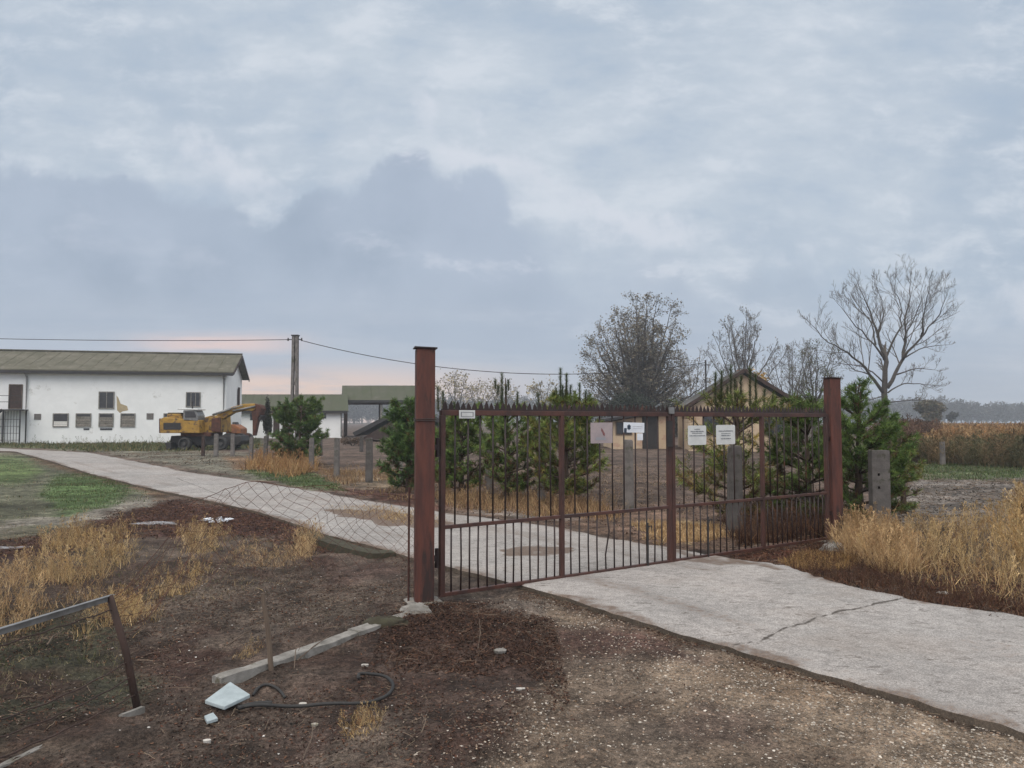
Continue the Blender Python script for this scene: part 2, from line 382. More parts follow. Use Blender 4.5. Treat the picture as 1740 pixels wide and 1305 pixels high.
# ------------------------------------------------------------------ ground colour zones in photo pixels (outline, colour, softness, gravel)
ISLAND = [(535, 868), (640, 866), (705, 873), (768, 892), (740, 899), (700, 899), (600, 882)]
ZONES = [
 ([(-900, 700), (2600, 700), (2600, 905), (-900, 905)], (.095, .068, .054), 40, 0),
 ([(-400, 765), (40, 770), (157, 806), (286, 838), (250, 852), (100, 895), (0, 925), (-500, 1000)], (.095, .095, .065), 14, 0),
 ([(95, 808), (165, 805), (222, 828), (200, 860), (110, 868), (70, 845)], (.075, .115, .045), 12, 0),
 ([(-60, 775), (40, 778), (75, 800), (40, 822), (-60, 822)], (.085, .115, .045), 10, 0),
 ([(-60, 850), (60, 862), (50, 900), (-60, 905)], (.075, .075, .05), 12, 0),
 ([(-60, 905), (150, 885), (290, 850), (262, 843), (100, 878), (-60, 895)], (.175, .16, .135), 8, .3),
 ([(40, 767), (100, 776), (180, 803), (290, 836), (280, 848), (165, 815), (60, 785)], (.10, .065, .042), 5, 0),
 ([(-200, 950), (120, 900), (210, 868), (290, 850), (440, 874), (560, 905), (640, 930), (560, 935), (480, 918), (350, 910), (230, 915), (150, 930), (-200, 985)], (.045, .023, .020), 8, 0),
 ([(200, 925), (480, 925), (560, 960), (700, 955), (700, 1032), (600, 1062), (480, 1095), (330, 1140), (250, 1060), (230, 990)], (.080, .062, .050), 30, 0),
 ([(470, 912), (660, 938), (700, 975), (560, 990), (500, 955)], (.066, .044, .036), 18, 0),
 ([(-300, 1075), (180, 1035), (240, 1185), (100, 1250), (-300, 1400)], (.038, .036, .024), 40, 0),
 ([(240, 1100), (420, 1060), (380, 1130), (260, 1170)], (.05, .032, .026), 20, 0),
 ([(905, 985), (1000, 1012), (1200, 1075), (1500, 1160), (1800, 1240), (2600, 1500), (2600, 2600), (640, 2600), (760, 1340), (885, 1230), (960, 1150), (930, 1060), (870, 1010)], (.172, .130, .094), 60, 1),
 ([(760, 1015), (900, 1000), (960, 1050), (850, 1050)], (.16, .135, .115), 16, .6),
 ([(905, 1000), (1000, 1027), (1200, 1087), (1500, 1172), (1800, 1258), (1800, 1280), (1500, 1192), (1200, 1104), (1000, 1044), (880, 1008)], (.055, .040, .030), 7, .1),
 ([(920, 1065), (1050, 1062), (1130, 1085), (1200, 1125), (1060, 1130), (950, 1110)], (.085, .048, .040), 26, .25),
 ([(1090, 1230), (1200, 1200), (1320, 1230), (1250, 1275), (1120, 1265)], (.095, .068, .054), 34, .4),
 ([(1130, 1130), (1280, 1120), (1480, 1190), (1300, 1190)], (.165, .118, .080), 34, .7),
 ([(670, 1060), (760, 1035), (880, 1050), (930, 1090), (900, 1150), (800, 1190), (700, 1150), (640, 1110)], (.036, .022, .018), 60, 0),
 ([(640, 1100), (900, 1120), (940, 1150), (860, 1235), (700, 1330), (400, 1330), (560, 1180)], (.050, .034, .028), 70, .1),
 ([(1240, 948), (1430, 905), (1560, 930), (1800, 1000), (1800, 1056), (1560, 1024), (1430, 992), (1330, 963)], (.080, .030, .019), 8, 0),
 ([(1330, 958), (1400, 938), (1460, 950), (1440, 972)], (.24, .16, .075), 9, 0),
 ([(1540, 788), (1900, 790), (1900, 818), (1560, 812)], (.085, .10, .055), 6, 0),
 ([(1560, 814), (1900, 818), (1900, 890), (1500, 905), (1490, 860)], (.135, .12, .108), 6, .2),
 ([(-200, 744), (445, 744), (445, 762), (300, 768), (150, 768), (60, 761), (-200, 758)], (.085, .095, .045), 2, 0),
 ([(90, 764), (170, 768), (320, 797), (490, 822), (540, 835), (520, 800), (420, 770), (300, 766)], (.135, .128, .10), 6, .2),
 ([(410, 800), (540, 806), (590, 834), (500, 824)], (.085, .12, .05), 6, 0),
 ([(380, 775), (540, 780), (560, 805), (400, 800)], (.16, .10, .06), 8, 0),
 ([(560, 825), (700, 835), (760, 868), (640, 850)], (.085, .045, .035), 6, 0),
 ([(600, 800), (700, 800), (700, 830), (560, 822)], (.17, .13, .09), 10, 0),
 ([(740, 850), (1180, 855), (1430, 880), (1430, 905), (1240, 945), (1140, 930), (930, 890), (760, 868)], (.115, .075, .055), 8, .1),
 ([(1150, 885), (1240, 895), (1180, 925), (1110, 905)], (.30, .22, .12), 6, 0),
 ([(760, 862), (900, 866), (1000, 880), (900, 884)], (.19, .16, .14), 4, .2),
]
BASECOL = (.056, .041, .033)
def ground_h(x, y):
    r = np.hypot(x, y)
    g = fbm(x * .35, y * .35, 3, 3) * .06 + fbm(x * 1.7, y * 1.7, 11, 3) * .060
    near = np.clip((16 - r) / 8, 0, 1)
    fine = (fbm(x * 7, y * 7, 21, 3) * .032 + fbm(x * 23, y * 23, 31, 2) * .010) * near
    px, py = proj(x, np.maximum(y, 1.5))
    mound = np.clip(sdpoly(px, py, [(700, 1062), (780, 1050), (880, 1070), (910, 1100), (850, 1118), (730, 1100)]) / 25 + .4, 0, 1) * .06
    grav = np.clip(sdpoly(px, py, ZONES[12][0]) / 30, 0, 1)
    g = g * (1 - .72 * grav) + fine * (1 - .6 * grav) + mound * (y > 2)
    sd = road_sd(x, y)
    f = np.clip((sd + .32) / .30, 0, 1); f = f * f * (3 - 2 * f)
    return g * (1 - f) + f * (.018 + fine * .35 - .05 * np.clip(sd / .3, 0, 1))
def gz(x, y): return float(ground_h(np.array([x]), np.array([y]))[0])
def GG(px, py):                         # ground point with the relief's height
    p = G(px, py); p.z = gz(p.x, p.y); return p
def make_ground():
    s = np.linspace(-1, 1, 620); k = 5.6
    xs = np.sinh(s * k) / math.sinh(k) * 620
    ys = [-8.0]
    while ys[-1] < 640:
        y = ys[-1]
        ys.append(y + (.6 if y < 1.5 else max(.028, .0062 * y if y < 30 else .012 * y)))
    # finer columns in the foreground
    xs = np.unique(np.concatenate([np.linspace(-4.6, 7.2, 400), xs[np.abs(xs - 1.3) > 5.9]]))
    ys = np.array(ys); nx, ny = len(xs), len(ys)
    Xg, Yg = np.meshgrid(xs, ys); x = Xg.ravel(); y = Yg.ravel()
    z = ground_h(x, y)
    yy = np.maximum(y, 1.6)
    px, py = proj(x, yy)
    wpx = px + fbm(x * 2.2, y * 2.2, 41, 4) * 60 * np.clip(6 / yy, .1, 2)
    wpy = py + fbm(x * 2.2, y * 2.2, 51, 4) * 26 * np.clip(6 / yy, .08, 2)
    C = np.tile(np.array(BASECOL), (len(x), 1)); gv = np.full(len(x), .12)
    for poly, c, soft, g in ZONES:
        a = np.clip(sdpoly(wpx, wpy, poly) / soft * .5 + .5, 0, 1); a = a * a * (3 - 2 * a)
        C = C * (1 - a[:, None]) + np.array(c) * a[:, None]; gv = gv * (1 - a) + g * a
    fur = fbm(x * .35 + fbm(x * .2, y * .2, 77, 2) * 2, y * 1.1, 66, 4) * np.clip((y - 9) / 5, 0, 1)
    C *= (1 + .75 * fur)[:, None]
    n = fbm(x * 5, y * 5, 61, 4); n2 = fbm(x * .9, y * .9, 71, 4)
    C *= (1 + .75 * n + .45 * n2)[:, None]
    gpat = np.clip((fbm(x * .75, y * .75, 171, 4) + .02) * 4, 0, 1) * np.clip(gv * 1.5, 0, 1) * (y < 9)
    C = C * (1 - .55 * gpat[:, None]) + np.array((.075, .054, .042)) * (.55 * gpat[:, None]); gv = gv * (1 - .6 * gpat)
    # patches of rusty dead weeds on the bare soil
    near = np.clip((14 - y) / 6, 0, 1) * (1 - gv)
    a = np.clip((fbm(x * 1.6, y * 1.6, 81, 5) - .05) * 4, 0, 1) * near * .75
    C = C * (1 - a[:, None]) + np.array((.040, .023, .018)) * a[:, None]
    a = np.clip((fbm(x * 1.3, y * 1.3, 91, 5) - .16) * 5, 0, 1) * near * .6
    C = C * (1 - a[:, None]) + np.array((.125, .10, .08)) * a[:, None]
    mb = MB()
    i = (np.arange(ny - 1)[:, None] * nx + np.arange(nx - 1)[None]).ravel()
    mb.add(np.stack([x, y, z], 1), np.stack([i, i + 1, i + nx + 1, i + nx], 1), np.clip(C, .008, 1))
    m = bpy.data.materials.new('soil'); m.use_nodes = True
    t = NT(m.node_tree); pb = m.node_tree.nodes['Principled BSDF']
    co = t.node('ShaderNodeTexCoord').outputs['Object']
    a = t.node('ShaderNodeVertexColor', layer_name='tint').outputs[0]
    gr = t.node('ShaderNodeAttribute', attribute_name='gravel').outputs['Fac']
    f1 = t.noise(co, 38, 6, .7); f2 = t.noise(co, 150, 3, .6); f3 = t.noise(co, 9, 4, .6)
    k = t.math('MULTIPLY', t.sstep(f1, .28, .72, .38, 1.65), t.sstep(f2, .3, .7, .55, 1.45))
    k = t.math('MULTIPLY', k, t.sstep(f3, .3, .7, .65, 1.35))
    k = t.math('MULTIPLY', k, t.sstep(t.noise(co, 2.3, 6, .7), .3, .7, .72, 1.3))
    c = t.mix(1, a, t.comb(k, k, k), 'MULTIPLY')
    vo = t.node('ShaderNodeTexVoronoi'); t.put(vo.inputs['Vector'], co); vo.inputs['Scale'].default_value = 62
    vo2 = t.node('ShaderNodeTexVoronoi'); t.put(vo2.inputs['Vector'], co); vo2.inputs['Scale'].default_value = 120
    sel = t.node('ShaderNodeSeparateColor'); t.l.new(vo.outputs['Color'], sel.inputs[0])
    sel2 = t.node('ShaderNodeSeparateColor'); t.l.new(vo2.outputs['Color'], sel2.inputs[0])
    p1 = t.math('MULTIPLY', t.sstep(vo.outputs['Distance'], .42, .30), t.sstep(sel.outputs[0], .74, .80))
    p2 = t.math('MULTIPLY', t.sstep(vo2.outputs['Distance'], .5, .35), t.sstep(sel2.outputs[0], .52, .62))
    peb = t.math('MULTIPLY', t.math('ADD', t.math('MULTIPLY', p1, .8), t.math('MULTIPLY', p2, .5)), gr, clamp=True)
    pc = t.mix(sel.outputs[1], (.10, .085, .07), (.36, .31, .26))
    c = t.mix(peb, c, pc)
    t.put(pb.inputs['Base Color'], c); pb.inputs['Roughness'].default_value = .95; pb.inputs['Specular IOR Level'].default_value = .2
    bn = t.node('ShaderNodeBump'); bn.inputs['Strength'].default_value = .9; bn.inputs['Distance'].default_value = .012
    t.put(bn.inputs['Height'], t.math('ADD', t.math('ADD', f1, t.math('MULTIPLY', f2, .4)), t.math('MULTIPLY', peb, .7))); t.l.new(bn.outputs[0], pb.inputs['Normal'])
    o = mb.build('ground', m, smooth=True, extra={'gravel': gv})
    tag(o, 'bare brown soil, gravel and fields stretching to the horizon', kind='structure')
make_ground()
def make_road():
    # stations along, matched on both edges; spacing grows with distance
    def dense(A, ts):
        return np.stack([np.interp(ts, np.arange(len(A)), A[:, k]) for k in range(3)], 1)
    mid = (nearA + farA) / 2; seg = np.linalg.norm(np.diff(mid, axis=0), axis=1)
    ts = [0.0]
    while ts[-1] < len(mid) - 1 - 1e-6:
        i = min(int(ts[-1]), len(seg) - 1); yv = np.interp(ts[-1], np.arange(len(mid)), mid[:, 1])
        ts.append(min(ts[-1] + max(.035, .006 * yv) / seg[i], len(mid) - 1))
    ts = np.array(ts); A = dense(nearA, ts); B = dense(farA, ts)
    # uneven broken edges
    s = np.cumsum(np.r_[0, np.linalg.norm(np.diff((A + B) / 2, axis=0), axis=1)])
    dA = (fbm(s * .8, s * 0, 5, 3) * .03 + fbm(s * 7, s * 0, 25, 4) * .035)[:, None]; dB = (fbm(s * 1.3, s * 0 + 9, 6, 4) * .10 + fbm(s * 9, s * 0, 26, 3) * .05)[:, None]
    D = B - A; D /= np.linalg.norm(D, axis=1, keepdims=True)
    A = A + D * dA; B = B + D * dB
    nw = 96; wv = np.linspace(0, 1, nw)
    P = A[:, None] * (1 - wv)[None, :, None] + B[:, None] * wv[None, :, None]
    x = P[..., 0].ravel(); y = P[..., 1].ravel(); n = len(ts)
    sl = np.repeat(s, nw); wl = np.tile(wv, n)
    z = RZ + fbm(x * .5, y * .5, 15, 2) * .012 + fbm(x * 9, y * 9, 16, 3) * .004
    edge = np.minimum(wl, 1 - wl) * 3.2
    z -= np.clip(.03 - edge, 0, .03) * .4
    px, py = proj(x, y, RZ)
    wpx = px + fbm(x * 3, y * 3, 45, 4) * 30 * np.clip(8 / y, .1, 2); wpy = py + fbm(x * 3, y * 3, 46, 4) * 10 * np.clip(8 / y, .08, 2)
    dirt = np.clip(sdpoly(wpx, wpy, ISLAND) / 5 + .5, 0, 1)
    dirt = np.maximum(dirt, .85 * np.clip(sdpoly(wpx, wpy, [(840, 934), (870, 926), (960, 924), (985, 933), (950, 942), (860, 943)]) / 6 + .3, 0, 1))
    dirt = np.maximum(dirt, np.clip(sdpoly(wpx, wpy, [(905, 990), (1000, 1010), (1200, 1075), (1200, 1100), (900, 1020)]) / 12, 0, .25))
    dirt = np.maximum(dirt, .75 * np.clip(sdpoly(wpx, wpy, [(1100, 925), (1230, 945), (1330, 962), (1330, 972), (1180, 955)]) / 9 + .3, 0, 1))
    dirt = np.maximum(dirt, .4 * np.clip(sdpoly(wpx, wpy, [(1580, 1082), (1660, 1075), (1760, 1100), (1760, 1125), (1640, 1108)]) / 14 + .3, 0, 1))
    dirt = np.maximum(dirt, .72 * np.clip((.26 + .25 * fbm(x * 2, y * 2, 143, 3) - edge) / .26, 0, 1))
    trk = np.exp(-((wl - .24) / .07) ** 2) + np.exp(-((wl - .72) / .07) ** 2)
    dirt = np.maximum(dirt, np.clip(trk * (.40 + .6 * fbm(x * .8, y * .8, 133, 4)), 0, .50))
    def polydist(pl, wob):
        L = np.array([tuple(G(a, b, RZ))[:2] for a, b in pl]); best = np.full(len(x), 1e9)
        wx = x + fbm(x * 5, y * 5, 101, 3) * wob; wy = y + fbm(x * 5, y * 5, 102, 3) * wob
        for i in range(len(L) - 1):
            a, b = L[i], L[i + 1]; e = b - a
            t = np.clip(((wx - a[0]) * e[0] + (wy - a[1]) * e[1]) / (e @ e), 0, 1)
            best = np.minimum(best, np.hypot(wx - a[0] - t * e[0], wy - a[1] - t * e[1]))
        return best
    ck = polydist([(1560, 1010), (1500, 1024), (1420, 1040), (1350, 1062), (1290, 1085), (1225, 1100)], .06)
    ck = np.minimum(ck, polydist([(905, 930), (1020, 935), (1140, 958), (1205, 952)], .03) + .006)
    ck = np.minimum(ck, polydist([(1140, 958), (1160, 1010), (1290, 1085)], .25) + .012)
    ck = np.minimum(ck, polydist([(300, 812), (420, 860)], .05) + .0)
    ck = np.minimum(ck, polydist([(1560, 1100), (1640, 1140), (1740, 1160)], .2) + .012)
    tone = .35 * (1 + .16 * fbm(x * .9, y * .9, 111, 4) + .10 * fbm(x * 6, y * 6, 112, 4))
    # older, cleaner slab on the far side of the joint
    C = tone[:, None] * np.array((1, .93, .885))
    grey = np.clip(fbm(x * .6 + 3, y * .6, 121, 3) * 2 + .3, 0, 1)[:, None]
    C = C * (1 - grey * .5) + tone[:, None] * np.array((.90, .87, .84)) * grey * .5
    mb = MB(); i = (np.arange(n - 1)[:, None] * nw + np.arange(nw - 1)[None]).ravel()
    V = np.stack([x, y, z], 1)
    mb.add(V, np.stack([i, i + 1, i + nw + 1, i + nw], 1)[:, ::-1], C)
    ext = {'dirt': dirt, 'crack': ck}
    # sides
    for k, rev in ((0, 0), (nw - 1, 1)):
        T = V.reshape(n, nw, 3)[:, k]; Bt = T.copy(); Bt[:, 2] = -.06
        jj = np.arange(n - 1); q = np.stack([jj, jj + 1, jj + 1 + n, jj + n], 1)
        mb.add(np.vstack([T, Bt]), q if not rev else q[:, ::-1], (.10, .08, .062))
        ext['dirt'] = np.r_[ext['dirt'], np.full(2 * n, .25)]; ext['crack'] = np.r_[ext['crack'], np.full(2 * n, 9.)]
    m = bpy.data.materials.new('road_concrete'); m.use_nodes = True
    t = NT(m.node_tree); pb = m.node_tree.nodes['Principled BSDF']
    co = t.node('ShaderNodeTexCoord').outputs['Object']
    a = t.node('ShaderNodeVertexColor', layer_name='tint').outputs[0]
    d = t.node('ShaderNodeAttribute', attribute_name='dirt').outputs['Fac']
    ck = t.node('ShaderNodeAttribute', attribute_name='crack').outputs['Fac']
    f1 = t.noise(co, 70, 5, .7); f2 = t.noise(co, 11, 6, .65); f3 = t.noise(co, 220, 2, .5); f4 = t.noise(co, 3.1, 6, .7)
    k = t.math('MULTIPLY', t.sstep(f1, .3, .7, .62, 1.32), t.sstep(f3, .3, .7, .68, 1.3))
    k = t.math('MULTIPLY', k, t.sstep(f2, .28, .7, .80, 1.14))
    k = t.math('MULTIPLY', k, t.sstep(t.noise(co, 1.1, 5, .6), .3, .7, .86, 1.1))
    c = t.mix(1, a, t.comb(k, k, k), 'MULTIPLY')
    blot = t.math('MAXIMUM', t.math('MULTIPLY', t.sstep(t.noise(t.vmul(co, (1, 2.2, 1)), 9, 5, .7), .55, .64), t.sstep(f4, .44, .58)), t.sstep(t.noise(co, 34, 3, .6), .66, .70, 0, .8))
    c = t.mix(t.math('MULTIPLY', blot, .75), c, (.085, .070, .058))
    c = t.mix(t.math('MULTIPLY', t.sstep(t.noise(co, .55, 6, .68), .50, .66), .34), c, (.17, .135, .11))
    dsel = t.math('MULTIPLY', d, 1.0)
    df_ = t.math('MULTIPLY', t.sstep(t.math('ADD', t.math('MULTIPLY', dsel, 1.0), t.math('ADD', t.math('MULTIPLY', t.math('SUBTRACT', f2, .5), 1.3), t.math('MULTIPLY', t.math('SUBTRACT', f1, .5), .9))), .35, .85), .85)
    dc = t.mix(t.sstep(f1, .35, .65), (.075, .045, .035), (.16, .11, .075))
    c = t.mix(df_, c, dc)
    ckf = t.math('MULTIPLY', t.sstep(ck, .024, .008), t.sstep(f2, .34, .46, .35, .95))
    c = t.mix(ckf, c, (.07, .06, .052))
    t.put(pb.inputs['Base Color'], c); pb.inputs['Roughness'].default_value = .92; pb.inputs['Specular IOR Level'].default_value = .25
    bn = t.node('ShaderNodeBump'); bn.inputs['Strength'].default_value = .55; bn.inputs['Distance'].default_value = .006
    t.put(bn.inputs['Height'], t.math('SUBTRACT', t.math('ADD', f1, f2), t.math('MULTIPLY', ckf, 2))); t.l.new(bn.outputs[0], pb.inputs['Normal'])
    o = mb.build('road', m, smooth=True, extra=ext)
    tag(o, 'pale cracked concrete farm road running through the gate', kind='structure')
make_road()
# ------------------------------------------------------------------ big white barn
def barn():
    c0 = G(383, 752)                                  # near right corner of the front wall
    yaw = .22
    U = Vector((-math.cos(yaw), -math.sin(yaw), 0)); Vd = Vector((-math.sin(yaw), math.cos(yaw), 0))
    L, Dp = 34.0, 9.6
    def wp(px, py, off=0):                            # photo pixel -> (along, height) on the front wall
        d = ray(px, py); n = Vd
        t = (c0 + Vd * off - Vector((0, 0, H))).dot(n) / d.dot(n)
        p = Vector((0, 0, H)) + d * t
        return (p - c0).dot(U), p.z
    he = wp(383, 632)[1]; hr = H + (715 - 605.5) / 1300 * (c0.y + Dp / 2) ; 
    root = empty('barn', c0, 'long two-storey whitewashed barn with a mossy grey roof behind the excavator', 'barn')
    P = lambda a, b, z: c0 + U * a + Vd * b + Vector((0, 0, z))
    wl = MB()
    sill = -.4
    wl.prism([P(0, 0, sill), P(0, Dp, sill), P(0, Dp, he), P(0, Dp / 2, hr - .12), P(0, 0, he)], U * L)
    wl.build('wall', M_white, root)
    rf = MB(); ov = .55; th = .12; eo = .45; sl = (hr - he) / (Dp / 2)
    def strip(z):
        return [P(-ov, -eo, he - eo * sl + z), P(-ov, Dp / 2, hr + z), P(-ov, Dp + eo, he - eo * sl + z)]
    a = strip(0.02); bb = strip(th + .02)
    rf.prism([a[0], a[1], a[2], bb[2], bb[1], bb[0]], U * (L + 2 * ov))
    # corrugation ribs of the sheets on the front slope
    for i in range(int((L + 1) / .9)):
        q = -ov + .35 + i * .9
        rf.bar(P(q, -eo + .05, he - eo * sl + th + .03), P(q, Dp / 2 - .05, hr + th + .01), .07, .035)
    r_ = rf.build('roof', M_roof, root)
    MB().bar(P(-ov - .03, Dp / 2, hr + th + .08), P(L + ov, Dp / 2, hr + th + .08), .32, .09).build('ridge_cap', M_roof, root)
    MB().bar(P(-ov, -eo - .06, he - eo * sl - .06), P(L + ov, -eo - .06, he - eo * sl - .06), .14, .22).build('gutter', M_dark, root)
    for px in (45, 380):
        aa, _ = wp(px, 700)
        MB().tube([P(aa, -eo, he - .3), P(aa, -.12, he - .6), P(aa, -.12, .15)], .07, 8).build('downpipe', M_galv, root)
    def opening(name, x0, y0, x1, y1, m, frame=True, mull=1, proud=.03):
        a0, z1 = wp(x0, y0); a1, z0 = wp(x1, y1)
        a0, a1 = max(a0, a1), min(a0, a1)
        f = MB(); w_ = .07
        if frame:
            for (s, e) in ((P(a0, -proud, z0), P(a0, -proud, z1)), (P(a1, -proud, z0), P(a1, -proud, z1)), (P(a0 + .03, -proud - .003, z0), P(a1 - .03, -proud - .003, z0)), (P(a0 + .03, -proud - .003, z1), P(a1 - .03, -proud - .003, z1))):
                f.bar(s, e, w_, .08, up=Vd)
            for k in range(mull):
                q = a0 + (a1 - a0) * (k + 1) / (mull + 1); f.bar(P(q, -proud + .004, z0), P(q, -proud + .004, z1), .05, .05, up=Vd)
        g = MB().box(P((a0 + a1) / 2, -.012, (z0 + z1) / 2), (abs(a0 - a1) - .02, .03, z1 - z0 - .02), Matrix.Rotation(yaw, 3, 'Z'))
        if frame:
            fo = f.build(name, M_wood if name == 'door' else M_conc_lt, root); g.build('pane', m, fo)
            return a0, a1, z0, z1, fo
        g.build(name, m, root); return a0, a1, z0, z1, None
    opening('window', 169, 666, 193.5, 694, M_glassdk)
    opening('window', 317, 667, 340, 691, M_glassdk, mull=2)
    opening('door', 16.5, 653.6, 37, 694, M_brownwood, mull=0)
    opening('vent', 58, 703, 70, 713.5, M_conc, False); opening('vent', 249, 702, 261, 713, M_conc, False)
    for i, (x0, x1) in enumerate(((91, 115.5), (130, 154), (169, 192), (206, 229), (279, 303))):
        a0, a1, z0, z1, fo = opening('window', x0, 703, x1, 725, M_glassdk, mull=0)
        # lime-washed boards closing the lower part
        zt = z0 + (z1 - z0) * (.42, .8, .75, .86, .8)[i]
        bd = MB()
        nb = 4
        for k in range(nb):
            za = z0 + .05 + (zt - z0 - .05) * k / nb
            bd.box(P((a0 + a1) / 2, -.04 - .004 * (k % 2), za + (zt - z0) / nb / 2 - .01), (abs(a0 - a1) - .1, .03, (zt - z0) / nb - .03), Matrix.Rotation(yaw, 3, 'Z'), (.8, .78, .74) if k % 2 else (1, .95, .9))
        bd.build('shutter_board', M_conc_lt if i != 0 else M_white, fo)
    opening('slot', 142, 727.5, 152, 731, M_glassdk, False); opening('slot', 170, 727.5, 191, 731, M_glassdk, False)
    # fallen plaster beside the upper window: a thin irregular patch
    pp = [wp(x, y) for x, y in ((198, 672), (201, 676), (205, 686), (216, 690), (218, 697), (208, 699), (204, 702), (199, 697))]
    MB().prism([P(a, -.004, z) for a, z in pp][::-1], Vd * -.006).build('bare_plaster_patch', mat('bare_plaster', (.45, .36, .22), (.36, .29, .19), 3, .95), root)
    # brown damp patch near the ground
    # shutter standing open on the gable and barge boards
    MB().bar(P(-.10, 6.9, 3.0), P(-.10, 6.9, 4.6), .9, .05, up=U).build('gable_shutter', M_brownwood, root)
    bg_ = MB()
    bg_.bar(P(-ov - .03, -eo, he - eo * sl - .02), P(-ov - .03, Dp / 2, hr - .02), .05, .22); bg_.bar(P(-ov - .03, Dp + eo, he - eo * sl - .02), P(-ov - .03, Dp / 2, hr - .02), .05, .22)
    bg_.build('barge_board', M_brownwood, root)
    # iron stairs to the upper door
    st = empty('outside_stairs', P(wp(20, 700)[0], -1, 0), 'dark iron stairs leading up to the brown door at the left of the barn', 'stairs')
    aD, zD = wp(27, 695)
    pl = MB().box(P(aD, -.7, zD - .08), (1.7, 1.3, .08), Matrix.Rotation(yaw, 3, 'Z'))
    for s in (-.75, .75):
        for q in (-.15, -1.25): pl.bar(P(aD + s, q, 0), P(aD + s, q, zD - .1), .07)
    pl.build('landing', M_dark, st)
    fl = MB(); n = 13
    for k in range(n):
        f_ = (k + .5) / n; fl.box(P(aD + .85 + 2.6 * (1 - f_), -.75, zD * f_ - .05), (.24, .95, .035), Matrix.Rotation(yaw, 3, 'Z'))
    fl.build('treads', M_dark, st)
    sg = MB()
    for q in (-.25, -1.22): sg.bar(P(aD + 3.5, q, 0), P(aD + .8, q, zD - .05), .04, .2)
    sg.build('stringer', M_dark, st)
    rl = MB()
    for q in (-1.27,):
        for dz in (.5, .95): rl.tube([P(aD + 3.4, q, dz), P(aD + .8, q, zD + dz), P(aD - .8, q, zD + dz)], .025, 6)
        for k in range(5): rl.tube([P(aD + 3.4 - .65 * k, q, zD * k / 4), P(aD + 3.4 - .65 * k, q, zD * k / 4 + .95)], .022, 6)
        for s in (-.8, 0): rl.tube([P(aD + s, q, zD), P(aD + s, q, zD + .95)], .022, 6)
    rl.build('handrail', M_dark, st)
    # lower mesh cage under the landing
    cg = MB()
    for k in range(9): cg.bar(P(aD - .75 + k * .19, -1.3, .05), P(aD - .75 + k * .19, -1.3, zD - .15), .025)
    for k in range(4): cg.bar(P(aD - .75, -1.32, .3 + k * .5), P(aD + .78, -1.32, .3 + k * .5), .025)
    cg.build('grille', M_dark, st)
barn()
# ------------------------------------------------------------------ low outbuilding, open shelter, cellar gable
def gable_hall(name, label, cat, x0, x1, D, ye, yr, depth, wallm, roofm, fasc=None, wall=True, x0in=0, x1in=0):
    a = at(x0, ye, D); b_ = at(x1, ye, D); he = a.z; hr = H + (715 - yr) / 1300 * (D + depth / 2)
    c = Vector(((a.x + b_.x) / 2, D, 0)); root = empty(name, c, label, cat)
    rf = MB(); th = .12
    ax, bx = a.x, b_.x
    pr = [(D - .4, he - .15), (D + depth / 2, hr), (D + depth + .4, he - .15)]
    sh = lambda y: -.24 * (y - D)
    rf.prism([Vector((ax + sh(y), y, z)) for y, z in pr] + [Vector((ax + sh(y), y, z + th)) for y, z in pr[::-1]], (bx - ax, 0, 0))
    for i in range(int((bx - ax) / .9)):
        rf.bar((ax + .4 + i * .9, D - .38, he - .13 + th), (ax + .4 + i * .9 + sh(D + depth / 2), D + depth / 2 - .05, hr + th), .06, .03)
    rf.build('roof', roofm, root)
    MB().bar((ax - .01, D - .45, he - .13), (bx + .01, D - .45, he - .13), .07, .26).build('fascia', M_dark, root)
    if wall:
        w_ = MB(); w0, w1 = ax + .35 + x0in, bx - .35 - x1in
        w_.prism([Vector((w0, D, -.3)), Vector((w0, D, he)), Vector((w0 + sh(D + depth / 2), D + depth / 2, hr - .1)), Vector((w0 + sh(D + depth), D + depth, he)), Vector((w0 + sh(D + depth), D + depth, -.3))], (w1 - w0, 0, 0))
        w_.build('wall', wallm, root)
    return root, he, hr, ax, bx
rt, he, hr, ax, bx = gable_hall('outbuilding', 'low white outbuilding with a green mossy roof right of the barn', 'outbuilding', 388, 592, 76, 698, 672, 8, M_white, M_roofmoss, x1in=.3)
def patch(root, x0, y0, x1, y1, D, m, name, off=.05):
    a = at(x0, y1, D - off); c = at(x1, y0, D - off)
    return MB().box(((a.x + c.x) / 2, D - off / 2, (a.z + c.z) / 2), (c.x - a.x, off, c.z - a.z)).build(name, m, root)
patch(rt, 464, 700, 475, 741, 76, M_brownwood, 'door'); patch(rt, 543, 700, 554, 711, 76, M_glassdk, 'window')
patch(rt, 425, 702, 433, 714, 76, M_glassdk, 'window')
patch(rt, 578.5, 698, 581, 742, 76, M_galv, 'downpipe', .1)
rt, he, hr, ax, bx = gable_hall('open_shelter', 'open-sided mossy-roofed shelter on thin posts left of the taller gate post', 'shelter', 582, 738, 80, 680, 657, 6, M_white, M_roofmoss, wall=False)
for x_, y_ in ((586, 80.1), (648, 80.1), (736, 80.1), (589, 85.7), (645, 85.7), (734, 85.7)):
    p = at(x_, 700, y_); MB().bar((p.x, p.y, -.2), (p.x, p.y, he if y_ < 81 else he), .18).build('post', M_conc_lt if x_ == 648 else M_brownwood, rt)
MB().bar((ax, 80.05, he - .35), (bx, 80.05, he - .35), .15, .25).build('beam', M_brownwood, rt)
D = 62
cl = empty('root_cellar', at(690, 740, D), 'low dark-edged gable of a brown earth cellar beneath the open shelter', 'cellar')
pk = at(697, 693, D); lo = at(604, 741, D); hi_r = Vector((2 * pk.x - lo.x, D, lo.z))
MB().prism([lo + Vector((.3, 0, -.3)), pk + Vector((0, 0, -.2)), hi_r + Vector((-.3, 0, -.3))], (0, 6, 0)).build('wall', M_brownwood, cl)
